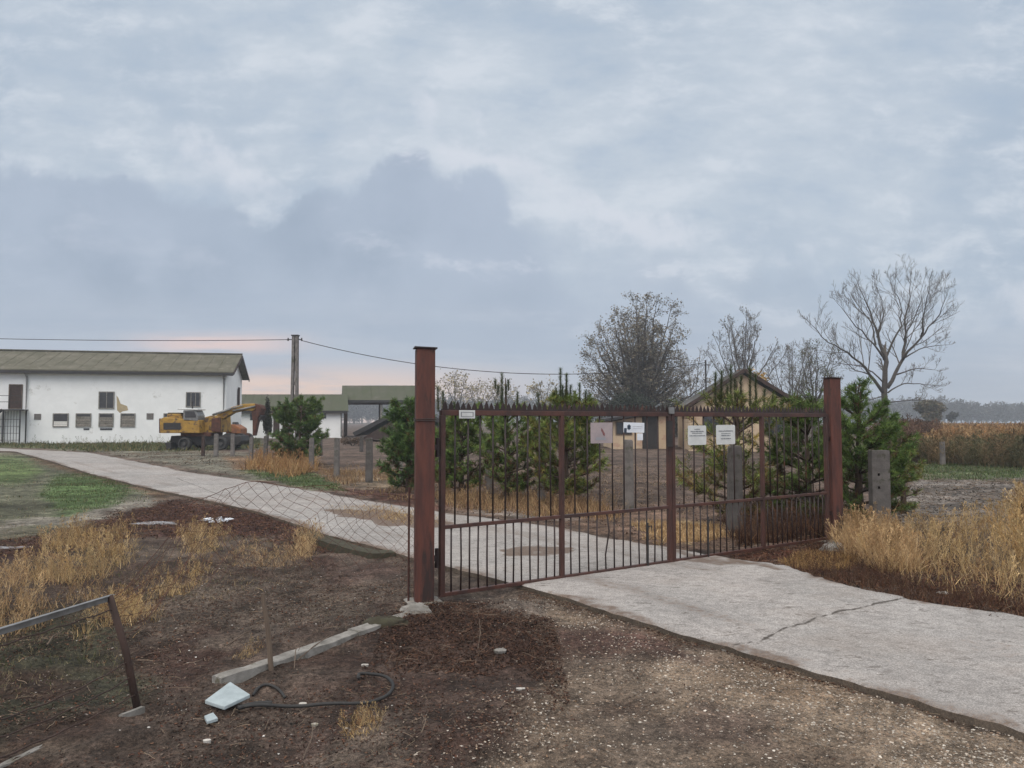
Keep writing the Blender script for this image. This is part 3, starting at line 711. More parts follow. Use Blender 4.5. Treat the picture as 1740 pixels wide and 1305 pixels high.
MB().prism([lo, pk, hi_r, hi_r + Vector((.2, 0, .28)), pk + Vector((0, 0, .34)), lo + Vector((-.2, 0, .28))], (0, 6.4, 0)).build('roof', M_dark, cl)
for o in cl.children: o.location.y -= .25 if o.name.startswith('roof') else 0
# ------------------------------------------------------------------ the ochre house behind the gate
def house():
    D = 43.0; ap = at(1262, 631, D); le = at(1160, 694, D); hw = ap.x - le.x; dep = 8.5
    root = empty('house', (ap.x, D, 0), 'small ochre gabled house with a grey roof behind the right gate leaf', 'house')
    he, hr = le.z, ap.z
    w_ = MB(); w_.prism([Vector((ap.x - hw + .35, D, -.3)), Vector((ap.x - hw + .35, D, he)), Vector((ap.x, D, hr - .16)), Vector((ap.x + hw - .35, D, he)), Vector((ap.x + hw - .35, D, -.3))], (1.2, dep, 0))
    w_.build('wall', M_tan, root)
    rf = MB(); pr = [(ap.x - hw, he - .02), (ap.x, hr), (ap.x + hw, he - .02)]
    rf.prism([Vector((x, D - .4, z)) for x, z in pr] + [Vector((x, D - .4, z + .14)) for x, z in pr[::-1]], (1.3, dep + .8, 0))
    for s in (-1, 1):
        for i in range(9):
            y = D - .2 + i * .98; xo = i * .137; rf.bar((ap.x + s * hw * .98 + xo, y, he + .13), (ap.x + s * .05 + xo, y, hr + .13), .05, .03)
    rfo = rf.build('roof', mat('grey_roof_tiles', (.085, .085, .085), (.13, .125, .115), 2, .9, .4, 12), root)
    MB().box((ap.x + 1.5, D + 5.2, hr + .02), (.5, .5, .8)).build('chimney', M_orange, rfo)
    bb = MB()
    for s in (-1, 1): bb.bar((ap.x + s * hw, D - .43, he + .02), (ap.x, D - .43, hr + .04), .05, .2)
    bb.build('barge_board', M_brownwood, root)
    for x0 in (1196, 1300):
        a = at(x0, 742, D); f = MB().box((a.x + .5, D - .03, 1.5), (1.15, .07, 1.25)).build('window', M_wood, root)
        MB().box((a.x + .5, D - .075, 1.5), (.98, .03, 1.08)).build('pane', M_glassdk, f)
        MB().bar((a.x + .5, D - .10, .97), (a.x + .5, D - .10, 2.03), .05).build('mullion', M_wood, f)
    MB().box((at(1345, 742, D).x, D - .03, 1.0), (1.0, .07, 2.1)).build('door', M_brownwood, root)
    p = at(1200, 700, 46)
    mt = MB().tube([(p.x, 46, 2.2), (p.x, 46, at(1200, 612, 46).z)], .05, 8); mt.tube([(p.x - .3, 46, at(1200, 620, 46).z), (p.x + .3, 46, at(1200, 620, 46).z)], .025, 6)
    mt.build('mast', M_dark, root)
    # lower wing at the left
    wg = empty('shed', (at(1085, 700, 46).x, 46, 0), 'low tan shed with a sloping dark roof left of the ochre house', 'shed')
    D2 = 46.5
    a = at(1036, 716, D2); c = at(1140, 700, D2)
    MB().prism([Vector((a.x + .2, D2, -.3)), Vector((a.x + .2, D2, a.z)), Vector((c.x, D2, c.z)), Vector((c.x, D2, -.3))], (0, 5, 0)).build('wall', M_tan, wg)
    MB().prism([Vector((a.x - .3, D2 - .5, a.z)), Vector((a.x - .3, D2 - .5, a.z + .16)), Vector((c.x, D2 - .5, c.z + .2)), Vector((c.x, D2 - .5, c.z + .04))], (0, 6, 0)).build('roof', M_dark, wg)
    a = at(1092, 745, D2); MB().box((a.x + .45, D2 - .03, 1.0), (.95, .07, 2.0)).build('door', M_dark, wg)
    a = at(1046, 745, D2); f = MB().box((a.x + .5, D2 - .03, 1.25), (1.0, .07, .8)).build('window', M_wood, wg)
    MB().box((a.x + .5, D2 - .08, 1.25), (.85, .04, .65)).build('pane', M_glassdk, f)
house()
# ------------------------------------------------------------------ concrete power pole and the wire
pole = empty('power_pole', (at(502, 700, 45).x, 45, 0), 'grey slotted concrete power pole standing behind the round pine', 'power pole')
pp = at(502, 571, 45); q = MB()
for s in (-1, 1):
    b0 = Vector((pp.x + s * .16, 45, -.5)); b1 = Vector((pp.x + s * .10, 45, pp.z))
    q.prism([b0 + Vector((-.075, -.13, 0)), b0 + Vector((.075, -.13, 0)), b0 + Vector((.075, .13, 0)), b0 + Vector((-.075, .13, 0))], b1 - b0)
for k in range(8): q.box((pp.x, 45.02, .5 + k * .85), (.16, .16, .22))
q.build('shaft', M_conc, pole); MB().box((pp.x, 45, pp.z + .03), (.42, .34, .07)).build('cap', M_dark, pole)
ins = MB()
for s in (-1, 1): ins.bar((pp.x, 44.9, pp.z - .22), (pp.x + s * .42, 44.9, pp.z - .22), .05).tube([(pp.x + s * .4, 44.9, pp.z - .3), (pp.x + s * .4, 44.9, pp.z - .12)], [.05, .035], 8)
ins.build('insulator', M_dark, pole)
def wire(pxs, Ds, name, label, r=.022):
    P3 = [at(a, b, d) for (a, b), d in zip(pxs, Ds)]
    s = np.array([p.x for p in P3]); xs = np.linspace(s[0], s[-1], 60)
    order = np.argsort(s); s = s[order]; A = np.array([tuple(P3[i]) for i in order])
    co = np.polyfit(s, A[:, 2], 2); yy = np.interp(xs, s, A[:, 1]); zz = np.polyval(co, xs)
    tag(MB().tube([(a, b, c) for a, b, c in zip(xs, yy, zz)], r, 5).build(name, M_dark), label, 'wire')
wire([(-200, 570), (0, 574), (250, 580), (400, 579), (495, 576)], [52, 50, 47.5, 46, 45], 'overhead_wire', 'thin overhead wire running left from the power pole above the barn')
wire([(512, 578), (600, 600), (700, 617), (860, 633), (945, 636), (1200, 616)], [45, 45, 45, 45.2, 45.4, 46], 'overhead_wire', 'sagging overhead wire running right from the power pole to the house')
# ------------------------------------------------------------------ gate
PL = G(720, 1029); PR = G(1419, 922)
gd = (PR - PL); GL = gd.length; gd.normalize(); gn = Vector((gd.y, -gd.x, 0))      # towards the camera
gyaw = math.atan2(gd.y, gd.x); GM = Matrix.Rotation(gyaw, 3, 'Z')
def gp(s, z, off=0): return Vector((PL.x, PL.y, 0)) + gd * s + gn * off + Vector((0, 0, z))
def gs(px):                                     # photo column -> distance along the gate line
    d = ray(px, 715); a = np.array([[d.x, -gd.x], [d.y, -gd.y]]); return float(np.linalg.solve(a, np.array([PL.x, PL.y]))[1])
M_post = mat('post_oxide_paint', (.115, .040, .028), (.060, .025, .021), 12, .7, .5, 40, c3=(.034, .020, .018), f3=.52, s3=5.5, vert=.16)
def gate_post(s, ztop, wd, label, lean):
    p = gp(s, 0); root = empty('gate_post', p, label, 'gate post', 'rust-red steel posts of the double gate')
    m = Matrix.Rotation(gyaw * .35 + lean, 3, 'Z'); b = MB()
    b.box((p.x, p.y, (ztop - .35) / 2), (wd, wd, ztop + .35), m)
    b.build('shaft', M_post, root, bevel=.012)
    MB().box((p.x, p.y, ztop + .006), (wd + .035, wd + .035, .012), m @ Matrix.Rotation(R(1.8), 3, 'Y')).build('cap_plate', M_rustdk, root)
    MB().box((p.x, p.y, .0), (wd + .16, wd + .16, .10), m @ Matrix.Rotation(R(8), 3, 'Z')).build('footing', M_conc_lt, root, bevel=.03)
    return root, m, p
zt = at(720, 593, PL.y).z
lp, lm, lpp = gate_post(0, zt, .175, 'taller nearer rust-red square steel post at the left end of the gate', 0)
rp, rm, rpp = gate_post(GL, at(1419, 643, PR.y).z, .168, 'shorter farther rust-red square steel post at the right end of the gate', 0)
wr = MB()
c = lm @ Vector((.1, 0, 0)); q = .096
for z, ph in ((1.70, 0), (1.715, .02)):
    pts = [Vector((lpp.x, lpp.y, z + ph * math.sin(a * 3))) + lm @ Vector((q * sx, q * sy, 0)) for a, (sx, sy) in enumerate(((-1, -1), (1, -1), (1, 1), (-1, 1), (-1, -1)))]
    wr.tube(pts, .0035, 5)
wr.build('binding_wire', M_dark, lp)
for s_, e_, pp_ in ((.135, .08, lp), (GL - .15, GL - .08, rp)):
    for z in (.42, 1.45):
        hg = MB(); hg.tube([gp(s_, z - .09), gp(s_, z + .09)], .02, 10); hg.bar(gp(e_, z), gp(s_, z), .03, .05); hg.build('hinge', M_rustdk, pp_)
ZT, ZM, ZB = 1.775, .70, .075
s_mid = gs(1139)
def leaf(s0, s1, label, n_up, n_lo, stile_px, bolt_px, bent):
    root = empty('gate_leaf', gp(s0, 0), label, 'gate', 'leaves of the rusty double gate')
    def P(s, z, off=0): return gp(s, z, off)
    b = MB(); b.bar(P(s0, ZT), P(s1, ZT), .045, .05); b.build('top_rail', M_rust, root, bevel=.004)
    b = MB(); b.bar(P(s0 + .02, ZM), P(s1 - .02, ZM), .04, .035); b.build('middle_rail', M_rust, root, bevel=.004)
    b = MB(); b.bar(P(s0, ZB), P(s1, ZB), .045, .035); b.build('bottom_rail', M_rust, root, bevel=.004)
    sc_ = gs(stile_px)
    for s, wd in ((s0 + .022, .05), (sc_, .045), (s1 - .022, .05)):
        b = MB(); b.bar(P(s, ZB - .02), P(s, ZT - .025), wd, .048, up=gn); b.build('stile', M_rust, root, bevel=.004)
    for z0, z1, (na, nb), r in ((ZM + .01, ZT - .02, n_up, .0085), (ZB + .01, ZM - .01, n_lo, .0085)):
        for a, e, n in ((s0 + .022, sc_, na), (sc_, s1 - .022, nb)):
            for k in range(n):
                s = a + (e - a) * (k + 1) / (n + 1) + random.uniform(-.006, .006)
                if bent and z0 < .5 and a == sc_ and k == 4:
                    pts = [P(s + .01, z1), P(s + .035, .5, .01), P(s - .01, .25, .0), P(s - .005, z0)]
                else:
                    j = random.uniform(-.004, .004); pts = [P(s, z1), P(s + j, (z0 + z1) / 2, random.uniform(-.004, .004)), P(s, z0)]
                MB().tube(pts, r, 8, col_=tuple([random.uniform(.7, 1.15)] * 3)).build('bar', M_rustdk, root, smooth=True)
    ns = int((s1 - s0) / .066)
    for k in range(ns):
        s = s0 + .02 + (s1 - s0 - .04) * (k + .5) / ns + random.uniform(-.006, .006); w_ = .029; h_ = random.uniform(.074, .096); z = ZT + .025
        ln = random.uniform(-.006, .006)
        MB().prism([P(s - w_, z, .003), P(s - w_ * .8, z + h_ * .5, .003), P(s + ln, z + h_, .003), P(s + w_ * .8, z + h_ * .45, .003), P(s + w_, z, .003)], gn * -.006).build('spike', M_rustdk, root)
    MB().bar(P(s0 + .01, ZT + .0285, 0), P(s1 - .01, ZT + .034, 0), .014, .020).build('spike_rail', M_rustdk, root)
    s = gs(bolt_px); b = MB(); b.tube([P(s, .55, .03), P(s, .02 if bent else .03, .03)], .010, 8); b.tube([P(s, .5, .03), P(s + .02, .52, .07), P(s + .02, .44, .07)], .009, 6)
    b.build('drop_bolt', M_dark, root)
    return root
g1 = leaf(.165, s_mid - .006, 'left leaf of the rusty spiked steel gate, next to the taller post', (9, 8), (13, 12), 954, 1096, True)
g2 = leaf(s_mid + .006, GL - .15, 'right leaf of the rusty spiked steel gate, next to the shorter post', (8, 8), (13, 13), 1294, 1198, False)
# latch plate and lock
lk = MB(); lk.box(gp(s_mid - .01, ZT + .045, .03), (.085, .012, .075), GM); lk.build('latch_plate', M_galv, g1)
lk = MB(); lk.box(gp(s_mid - .05, 1.55, .035), (.07, .03, .30), GM); lk.build('lock_case', M_dark, g1)
# ---- signs hung on the gate
def sign(name, label, x0, y0, x1, y1, m, deco=None, off=.032, tilt=0, rnd=.02):
    s0, s1 = gs(x0), gs(x1); sm = (s0 + s1) / 2; Yd = gp(sm, 0).y
    z1 = at(870, y0, Yd).z; z0 = at(870, y1, Yd).z
    cc = gp(sm, (z0 + z1) / 2, off); root = empty(name, cc, label, 'sign')
    T = Matrix.Rotation(gyaw, 3, 'Z') @ Matrix.Rotation(R(tilt), 3, 'Y')
    hw, hh = (s1 - s0) / 2, (z1 - z0) / 2
    def Q(a, b, c=0): return cc + T @ Vector((a, -c, b))
    out = []
    for sx, sz, a0 in ((1, 1, 0), (-1, 1, 90), (-1, -1, 180), (1, -1, 270)):
        for k in range(5):
            an = R(a0 + k * 22.5); out.append(Q(sx * (hw - rnd) + rnd * math.cos(an), sz * (hh - rnd) + rnd * math.sin(an)))
    MB().prism(out, T @ Vector((0, -.003, 0))).build('panel', m, root)
    for (sx, sz) in ((-1, 1), (1, 1), (-1, -1), (1, -1)):
        pass
    if deco: deco(root, Q, hw, hh)
    return root
def block(b, Q, a0, b0, a1, b1, c=.0045):
    b.prism([Q(a0, b0, c), Q(a1, b0, c), Q(a1, b1, c), Q(a0, b1, c)], Q(0, 0, .0012) - Q(0, 0, 0))
def words(root, Q, rows, hh, hw, m):
    for (zz, wd, hgt) in rows:
        b = MB(); a = -wd * hw
        while a < wd * hw:
            e = min(a + random.uniform(.010, .030), wd * hw); block(b, Q, a, (zz - hgt) * hh, e, (zz + hgt * random.uniform(.3, 1)) * hh); a = e + random.uniform(.003, .008)
        b.build('print', m, root)
sign('notice_sign', 'square white notice sign with rounded corners nearest the gate middle, on the right leaf', 1165, 723, 1196, 756, M_signw,
     lambda r, Q, hw, hh: words(r, Q, [(.62, .30, .05), (.40, .72, .05), (.22, .55, .04), (-.04, .85, .05)], hh, hw, M_ink))
sign('notice_sign', 'square white notice sign with short text lines, farther right of two', 1213, 722, 1245, 755, M_signw,
     lambda r, Q, hw, hh: words(r, Q, [(.38, .75, .055), (.12, .5, .04), (-.08, .48, .05), (-.40, .52, .05)], hh, hw, M_ink))
def pinkdeco(r, Q, hw, hh):
    b = MB(); pts = [(-.02, .48), (.10, .30), (.18, .12), (.30, -.10), (.26, -.30), (.12, -.22), (.06, .02), (-.06, .22)]
    b.prism([Q(a * hw, c * hh, .0045) for a, c in pts], Q(0, 0, .0012) - Q(0, 0, 0)); b.build('red_figure', M_signred, r)
    b = MB(); block(b, Q, -.55 * hw, -.68 * hh, .35 * hw, -.48 * hh); block(b, Q, -.5 * hw, -.45 * hh, .3 * hw, -.40 * hh); b.build('print', M_inkfade, r)
M_inkfade = mat('faded_blue_print', (.27, .28, .31), (.31, .30, .32), 30, .5, 0)
sign('warning_sign', 'faded pinkish square warning sign with a dim red figure on the left leaf', 1000, 718, 1037, 753, M_signp, pinkdeco, rnd=.006)
def bluedeco(r, Q, hw, hh):
    b = MB(); pts = [Q(-.50 * hw + .022 * math.cos(t) * (1 + .4 * (i % 2)), .05 * hh + .026 * math.sin(t) * (1 + .3 * (i % 2)), .0045) for i, t in enumerate(np.linspace(0, 2 * math.pi, 13)[:-1])]
    b.prism(pts, Q(0, 0, .0012) - Q(0, 0, 0)); b.build('emblem', M_inkblue, r)
    b = MB(); block(b, Q, -.96 * hw, -1.0 * hh, -.72 * hw, -.15 * hh); b.build('print', M_inkblue, r)
    b = MB(); block(b, Q, -.15 * hw, .2 * hh, .8 * hw, .25 * hh); block(b, Q, -.1 * hw, -.2 * hh, .7 * hw, -.16 * hh); b.build('print', M_inkfade, r)
sign('camera_sign', 'bright white oblong sign with a dark blue emblem on the left leaf', 1056, 718, 1091, 735, M_paper, bluedeco, tilt=1.5, rnd=.004)
sign('small_tag', 'small white paper tag hanging just below the oblong white sign', 1079, 736.5, 1088.5, 748, M_paper, None, rnd=.004)
def framedeco(r, Q, hw, hh):
    b = MB()
    for a0, b0, a1, b1 in ((-.7, .45, .7, .55), (-.7, -.6, .7, -.5), (-.78, -.6, -.7, .55), (.7, -.6, .78, .55)): block(b, Q, a0 * hw, b0 * hh, a1 * hw, b1 * hh)
    b.build('print', M_ink, r)
sign('number_plate', 'small oblong grey-white plate just under the top rail near the taller post', 777, 697, 804, 711, M_signw, framedeco, rnd=.003)
# ------------------------------------------------------------------ kerb blocks leading left from the post
def kerb(pts, wd, hgt, m, label, zt_=.045, seed=1):
    P3 = [G(x, y, zt_) for x, y in pts]; A = np.array([tuple(p) for p in P3]); s = np.r_[0, np.cumsum(np.linalg.norm(np.diff(A, axis=0), axis=1))]
    ss = np.linspace(0, s[-1], max(int(s[-1] / .03), 4)); X_ = np.stack([np.interp(ss, s, A[:, k]) for k in range(3)], 1)
    T = np.gradient(X_, axis=0); T /= np.linalg.norm(T, axis=1, keepdims=True); N = np.stack([-T[:, 1], T[:, 0], T[:, 2] * 0], 1)
    prof = [(-.5, -1), (-.5, -.1), (-.42, .0), (-.2, .03), (0, .02), (.2, .03), (.42, 0), (.5, -.1), (.5, -1)]
    n = len(prof); V = np.zeros((len(ss), n, 3))
    for j, (a, b) in enumerate(prof):
        w2 = wd * (1 + .12 * fbm(ss * 3, ss * 0 + j * .2 + seed, seed, 3))
        V[:, j] = X_ + N * (a * w2)[:, None]; V[:, j, 2] = zt_ + b * hgt * .35 + fbm(ss * 6 + j * .7, ss * 0 + j, seed + 5, 3) * .012 if b > -1 else -.12
    k = (np.arange(len(ss) - 1)[:, None] * n + np.arange(n - 1)[None]).ravel()
    b = MB(); b.add(V.reshape(-1, 3), np.stack([k, k + 1, k + n + 1, k + n], 1))
    b.f.setdefault(n, []).append(np.array([np.arange(n)])); b.f[n].append(np.array([np.arange(n)[::-1]]) + (len(ss) - 1) * n)
    return tag(b.build('kerb_block', m, smooth=False), label, 'kerb', 'concrete kerb blocks')
kerb([(722, 1035), (680, 1046), (640, 1058), (600, 1070)], .13, .08, M_conc_lt, 'short pale kerb block ending at the foot of the taller gate post', seed=2)
kerb([(606, 1070), (560, 1088), (470, 1119), (368, 1150)], .105, .08, M_conc_lt, 'long pale kerb block behind the thin wooden stake', .035, seed=3)
kerb([(243, 1200), (225, 1207), (205, 1214)], .035, .03, M_conc_lt, 'small half-buried kerb fragment at the foot of the leaning post', .002, seed=4)
kerb([(668, 936), (640, 938), (600, 929), (560, 917), (520, 902)], .22, .12, M_moss, 'mossy kerb block at the edge of the road left of the gate post', .07, seed=5)
kerb([(90, 1260), (40, 1283), (-60, 1330)], .03, .03, M_conc_lt, 'buried kerb edge at the lower left of the ground', .0, seed=9)
# moss clump at the kerb end
def clump(px, py, rx, ry, rz, m, name, label, cat, seed=0, z=0.0):
    c = GG(px, py); n, k = 22, 12; b = MB()
    th = np.linspace(0, 2 * math.pi, n, endpoint=False)[None]; ph = np.linspace(0, math.pi / 2, k)[:, None]
    r = 1 + .25 * fbm(th * 2 + ph * 0, ph * 4 + th * 0, seed, 4)
    V = np.stack([rx * np.cos(th) * np.cos(ph) * r, ry * np.sin(th) * np.cos(ph) * r, rz * np.sin(ph) * r + 0 * th], -1) + np.array((c.x, c.y, c.z - .02 + z))
    i = np.arange(k - 1)[:, None] * n; j = np.arange(n)[None]
    b.add(V.reshape(-1, 3), np.stack([i + j, i + (j + 1) % n, i + n + (j + 1) % n, i + n + j], -1).reshape(-1, 4))
    return tag(b.build(name, m, smooth=True), label, cat)
clump(655, 1066, .20, .09, .075, M_moss, 'moss_clump', 'green moss clump on the camera side of the short kerb block', 'moss', 3)
clump(1418, 935, .20, .14, .12, M_conc_lt, 'rubble_lump', 'pale concrete rubble lump at the foot of the shorter gate post', 'rubble', 5)
clump(705, 1046, .14, .09, .09, M_conc_lt, 'rubble_lump', 'pale concrete rubble lump at the foot of the taller gate post', 'rubble', 9)
# ------------------------------------------------------------------ leaning iron post with rail and wires, lower left
LB = G(236, 1196); LT = at(186, 1012, LB.y - .02)
tag(MB().tube([LB + Vector((.02, 0, -.15)), LB + (LT - LB) * .5 + Vector((.008, 0, 0)), LT], [.022, .021, .020], 12).build('leaning_post', M_brownwood, smooth=True), 'brown round iron post leaning left at the lower left', 'post')
r0 = LT + Vector((.0, .035, -.02)); r1 = at(0, 1074, 3.75); dr = (r1 - r0)
rb = MB(); rb.bar(r0, r0 + dr * 2.2, .006, .030); rb.bar(r0 + Vector((0, .010, .016)), r0 + dr * 2.2 + Vector((0, .010, .016)), .026, .004)
tag(rb.build('angle_rail', M_galv), 'pale angle-iron rail running left from the top of the leaning post', 'rail')
def sag(a, b, s, n=16, w=0):
    return [a + (b - a) * (i / n) + Vector((0, w * math.sin(i * 2.3), -s * 4 * (i / n) * (1 - i / n) + w * math.sin(i * 1.7))) for i in range(n + 1)]
def onp(py): t = (py - 1012) / (1196 - 1012); return LT + (LB - LT) * t
for y0, (x1, y1, D1), s_, lb in ((1036, (-20, 1104, 3.7), .0, 'loose wire just under the pale angle rail'), (1125, (-30, 1232, 3.4), .03, 'slack fence wire from the middle of the leaning post'), (1150, (-30, 1262, 3.4), .03, 'slack fence wire from below the middle of the leaning post'), (1180, (-30, 1300, 3.3), .015, 'slack fence wire from the foot of the leaning post')):
    tag(MB().tube(sag(onp(y0), at(x1, y1, D1), s_, w=.004), .0038, 6).build('fence_wire', M_brownwood), lb, 'wire')
# thin stake
sb = G(463, 1137); stt = at(446, 1008, sb.y)
tag(MB().tube([sb + Vector((0, 0, -.1)), sb + (stt - sb) * .5 + Vector((.005, 0, 0)), stt], [.019, .018, .014], 7).build('wooden_stake', M_wood), 'thin weathered wooden stake standing in front of the long kerb block', 'stake')
# ------------------------------------------------------------------ sagging chain-link fence left of the gate
FA = G(694, 1030); FB = G(170, 1170)
fd = (FB - FA); FL = fd.length; fd.normalize(); fn = Vector((-fd.y, fd.x, 0))
def chainlink():
    root = empty('chain_link_fence', FA, 'sagging chain-link fence stretched left from the taller gate post', 'fence')
    cell = .118; n = int(FL / (cell / 2)); b = MB()
    sK = np.array([0, .15, .5, 1.0, 1.5, 1.9, 2.15, 2.6, 3.2]) / 2.75 * FL
    top = np.array([.98, 1.0, 1.08, 1.16, 1.22, 1.22, 1.12, .62, .40])
    bot = np.array([.30, .34, .42, .50, .56, .55, .50, .30, .20])
    def P(s, h):      # h 0..1
        t_, b_ = np.interp(s, sK, top), np.interp(s, sK, bot)
        z = b_ + (t_ - b_) * h
        off = .05 * math.sin(s * 2.3 + 1) + .07 * math.sin(s * 5 + h * 4) * math.sin(math.pi * min(h, 1)) + .03 * math.sin(s * 13 + h * 9)
        ds = .025 * math.sin(h * 11 + s * 3)
        zz = z + .018 * math.sin(s * 9 + h * 6)
        return FA + fd * (s + ds) + fn * off + Vector((0, 0, zz))
    rows = 7
    for k in range(-rows * 2, n, 2):
        for sgn in (1,):
            for dirn in (1, -1):
                pts = []
                for j in range(rows * 2 + 1):
                    s = (k + j if dirn > 0 else k + rows * 2 - j) * cell / 2
                    if -.001 <= s <= FL: pts.append(P(max(s, 0), j / (rows * 2)) + fn * (.004 if j % 2 else -.004))
                if len(pts) > 2: b.tube(pts, .0016, 3, False)
    b.build('mesh', M_rustbrown, root)
    w_ = MB(); w_.tube([P(s, .995) for s in np.linspace(0, FL, 60)], .0022, 5)
    w_.build('top_wire', M_rustbrown, root)
    MB().tube([FA + Vector((0, 0, -.1)), FA + Vector((.0, 0, at(694, 828, FA.y).z))], .010, 8).build('tension_rod', M_rust, root)
chainlink()
# ------------------------------------------------------------------ concrete fence posts
def cpost(px, yb, yt, wpx, label, m=M_conc, holes=False, dark=1.0, lean=0, grp='concrete fence posts'):
    p = G(px, yb); D = p.y; h = at(px, yt, D).z; wd = wpx / F * D
    b = MB(); t = lean * h
    bw = wd / 2; tw = wd * .42; dp = min(wd, .14) / 2
    if holes:
        # slab with two bolt holes, built as stacked blocks round the gaps
        cx = p.x; z1, z2 = at(px, 806, D).z, at(px, 828, D).z; hr_ = .021
        def blk(x0, x1, z0_, z1_): b.box((cx + (x0 + x1) / 2, D, (z0_ + z1_) / 2), (x1 - x0, dp * 2, z1_ - z0_), None, (dark,) * 3)
        a = cx * 0
        for z0_, z1_ in ((-.2, z2 - hr_), (z2 + hr_, z1 - hr_), (z1 + hr_, h)): blk(-bw, bw, z0_, z1_)
        for zz in (z1, z2): blk(-bw, -.055, zz - hr_, zz + hr_); blk(-.055 + hr_ * 1.7, bw, zz - hr_, zz + hr_)
    else:
        V = []
        for k, zz in enumerate((-.25, h * .5, h - .03, h)):
            f = zz / h; ww = bw + (tw - bw) * max(f, 0) if k < 3 else tw * .8
            ox = t * max(f, 0)
            V += [(p.x - ww + ox, D - dp, zz), (p.x + ww + ox, D - dp, zz), (p.x + ww + ox, D + dp, zz), (p.x - ww + ox, D + dp, zz)]
        f = [(4 * k + j, 4 * k + (j + 1) % 4, 4 * k + 4 + (j + 1) % 4, 4 * k + 4 + j) for k in range(3) for j in range(4)] + [(12, 13, 14, 15)]
        b.add(V, f, (dark,) * 3)
    o = b.build('fence_post', m, bevel=.012 if D < 25 and not holes else 0, loc=(p.x, p.y, 0))
    return tag(o, label, 'fence post', grp)
CP = [
 (1496, 905, 765, 30, 'broad grey concrete post with two dark bolt holes right of the shorter gate post', dict(holes=True, dark=.72)),
 (1249, 907, 757, 25, 'thick grey-brown concrete post seen through the middle of the right gate leaf', dict(dark=.55, lean=.01)),
 (1068, 864, 747, 18, 'half-pale concrete post seen through the left leaf below the oblong white sign', dict()),
 (921, 852, 751, 16, 'pale-footed concrete post behind the left leaf, between two pines', dict()),
 (830, 843, 751, 13, 'slim concrete post behind the left leaf nearest the taller gate post', dict()),
 (681, 828, 752, 6, 'narrow pale post just left of the taller gate post, in front of a pine', dict(m=M_conc_lt)),
 (627, 819, 744, 12, 'dark stout concrete post standing left of the narrow pale post', dict(dark=.6)),
 (572, 811, 744, 9, 'grey concrete post midway between the round pine and the dark stout post', dict(dark=.85)),
 (529, 799, 744, 8, 'grey concrete post directly at the right edge of the round pine', dict(dark=.9)),
 (451, 788, 741, 6, 'concrete post just left of the round pine, beside the columnar shrub', dict(dark=.8)),
 (426, 791, 742, 6, 'pale concrete post standing under the excavator bucket', dict(lean=.02)),
 (395, 776, 737, 6, 'concrete post under the excavator stick, second from the chassis end', dict()),
 (367, 776, 737, 7, 'pale wide concrete post in front of the excavator chassis', dict()),
 (345, 774, 740, 5, 'thin reddish-brown post in front of the excavator chassis', dict(m=M_brownwood)),
 (486, 771, 744, 5, 'short far post in front of the round pine foliage', dict()),
 (545, 774, 744, 5, 'short far post close to the right side of the round pine', dict(dark=.7)),
 (614, 768, 742, 6, 'dark short far post in front of the brown cellar', dict(dark=.5)),
 (1602, 791, 750, 7, 'pale concrete post at the edge of the brown weed field, left of two', dict(grp='field fence posts')),
 (1682, 781, 752, 4, 'thin pale post at the edge of the brown weed field, right of two', dict(grp='field fence posts', m=M_conc_lt)),
]
for px, yb, yt, wpx, lb, kw in CP: cpost(px, yb, yt, wpx, lb, **kw)
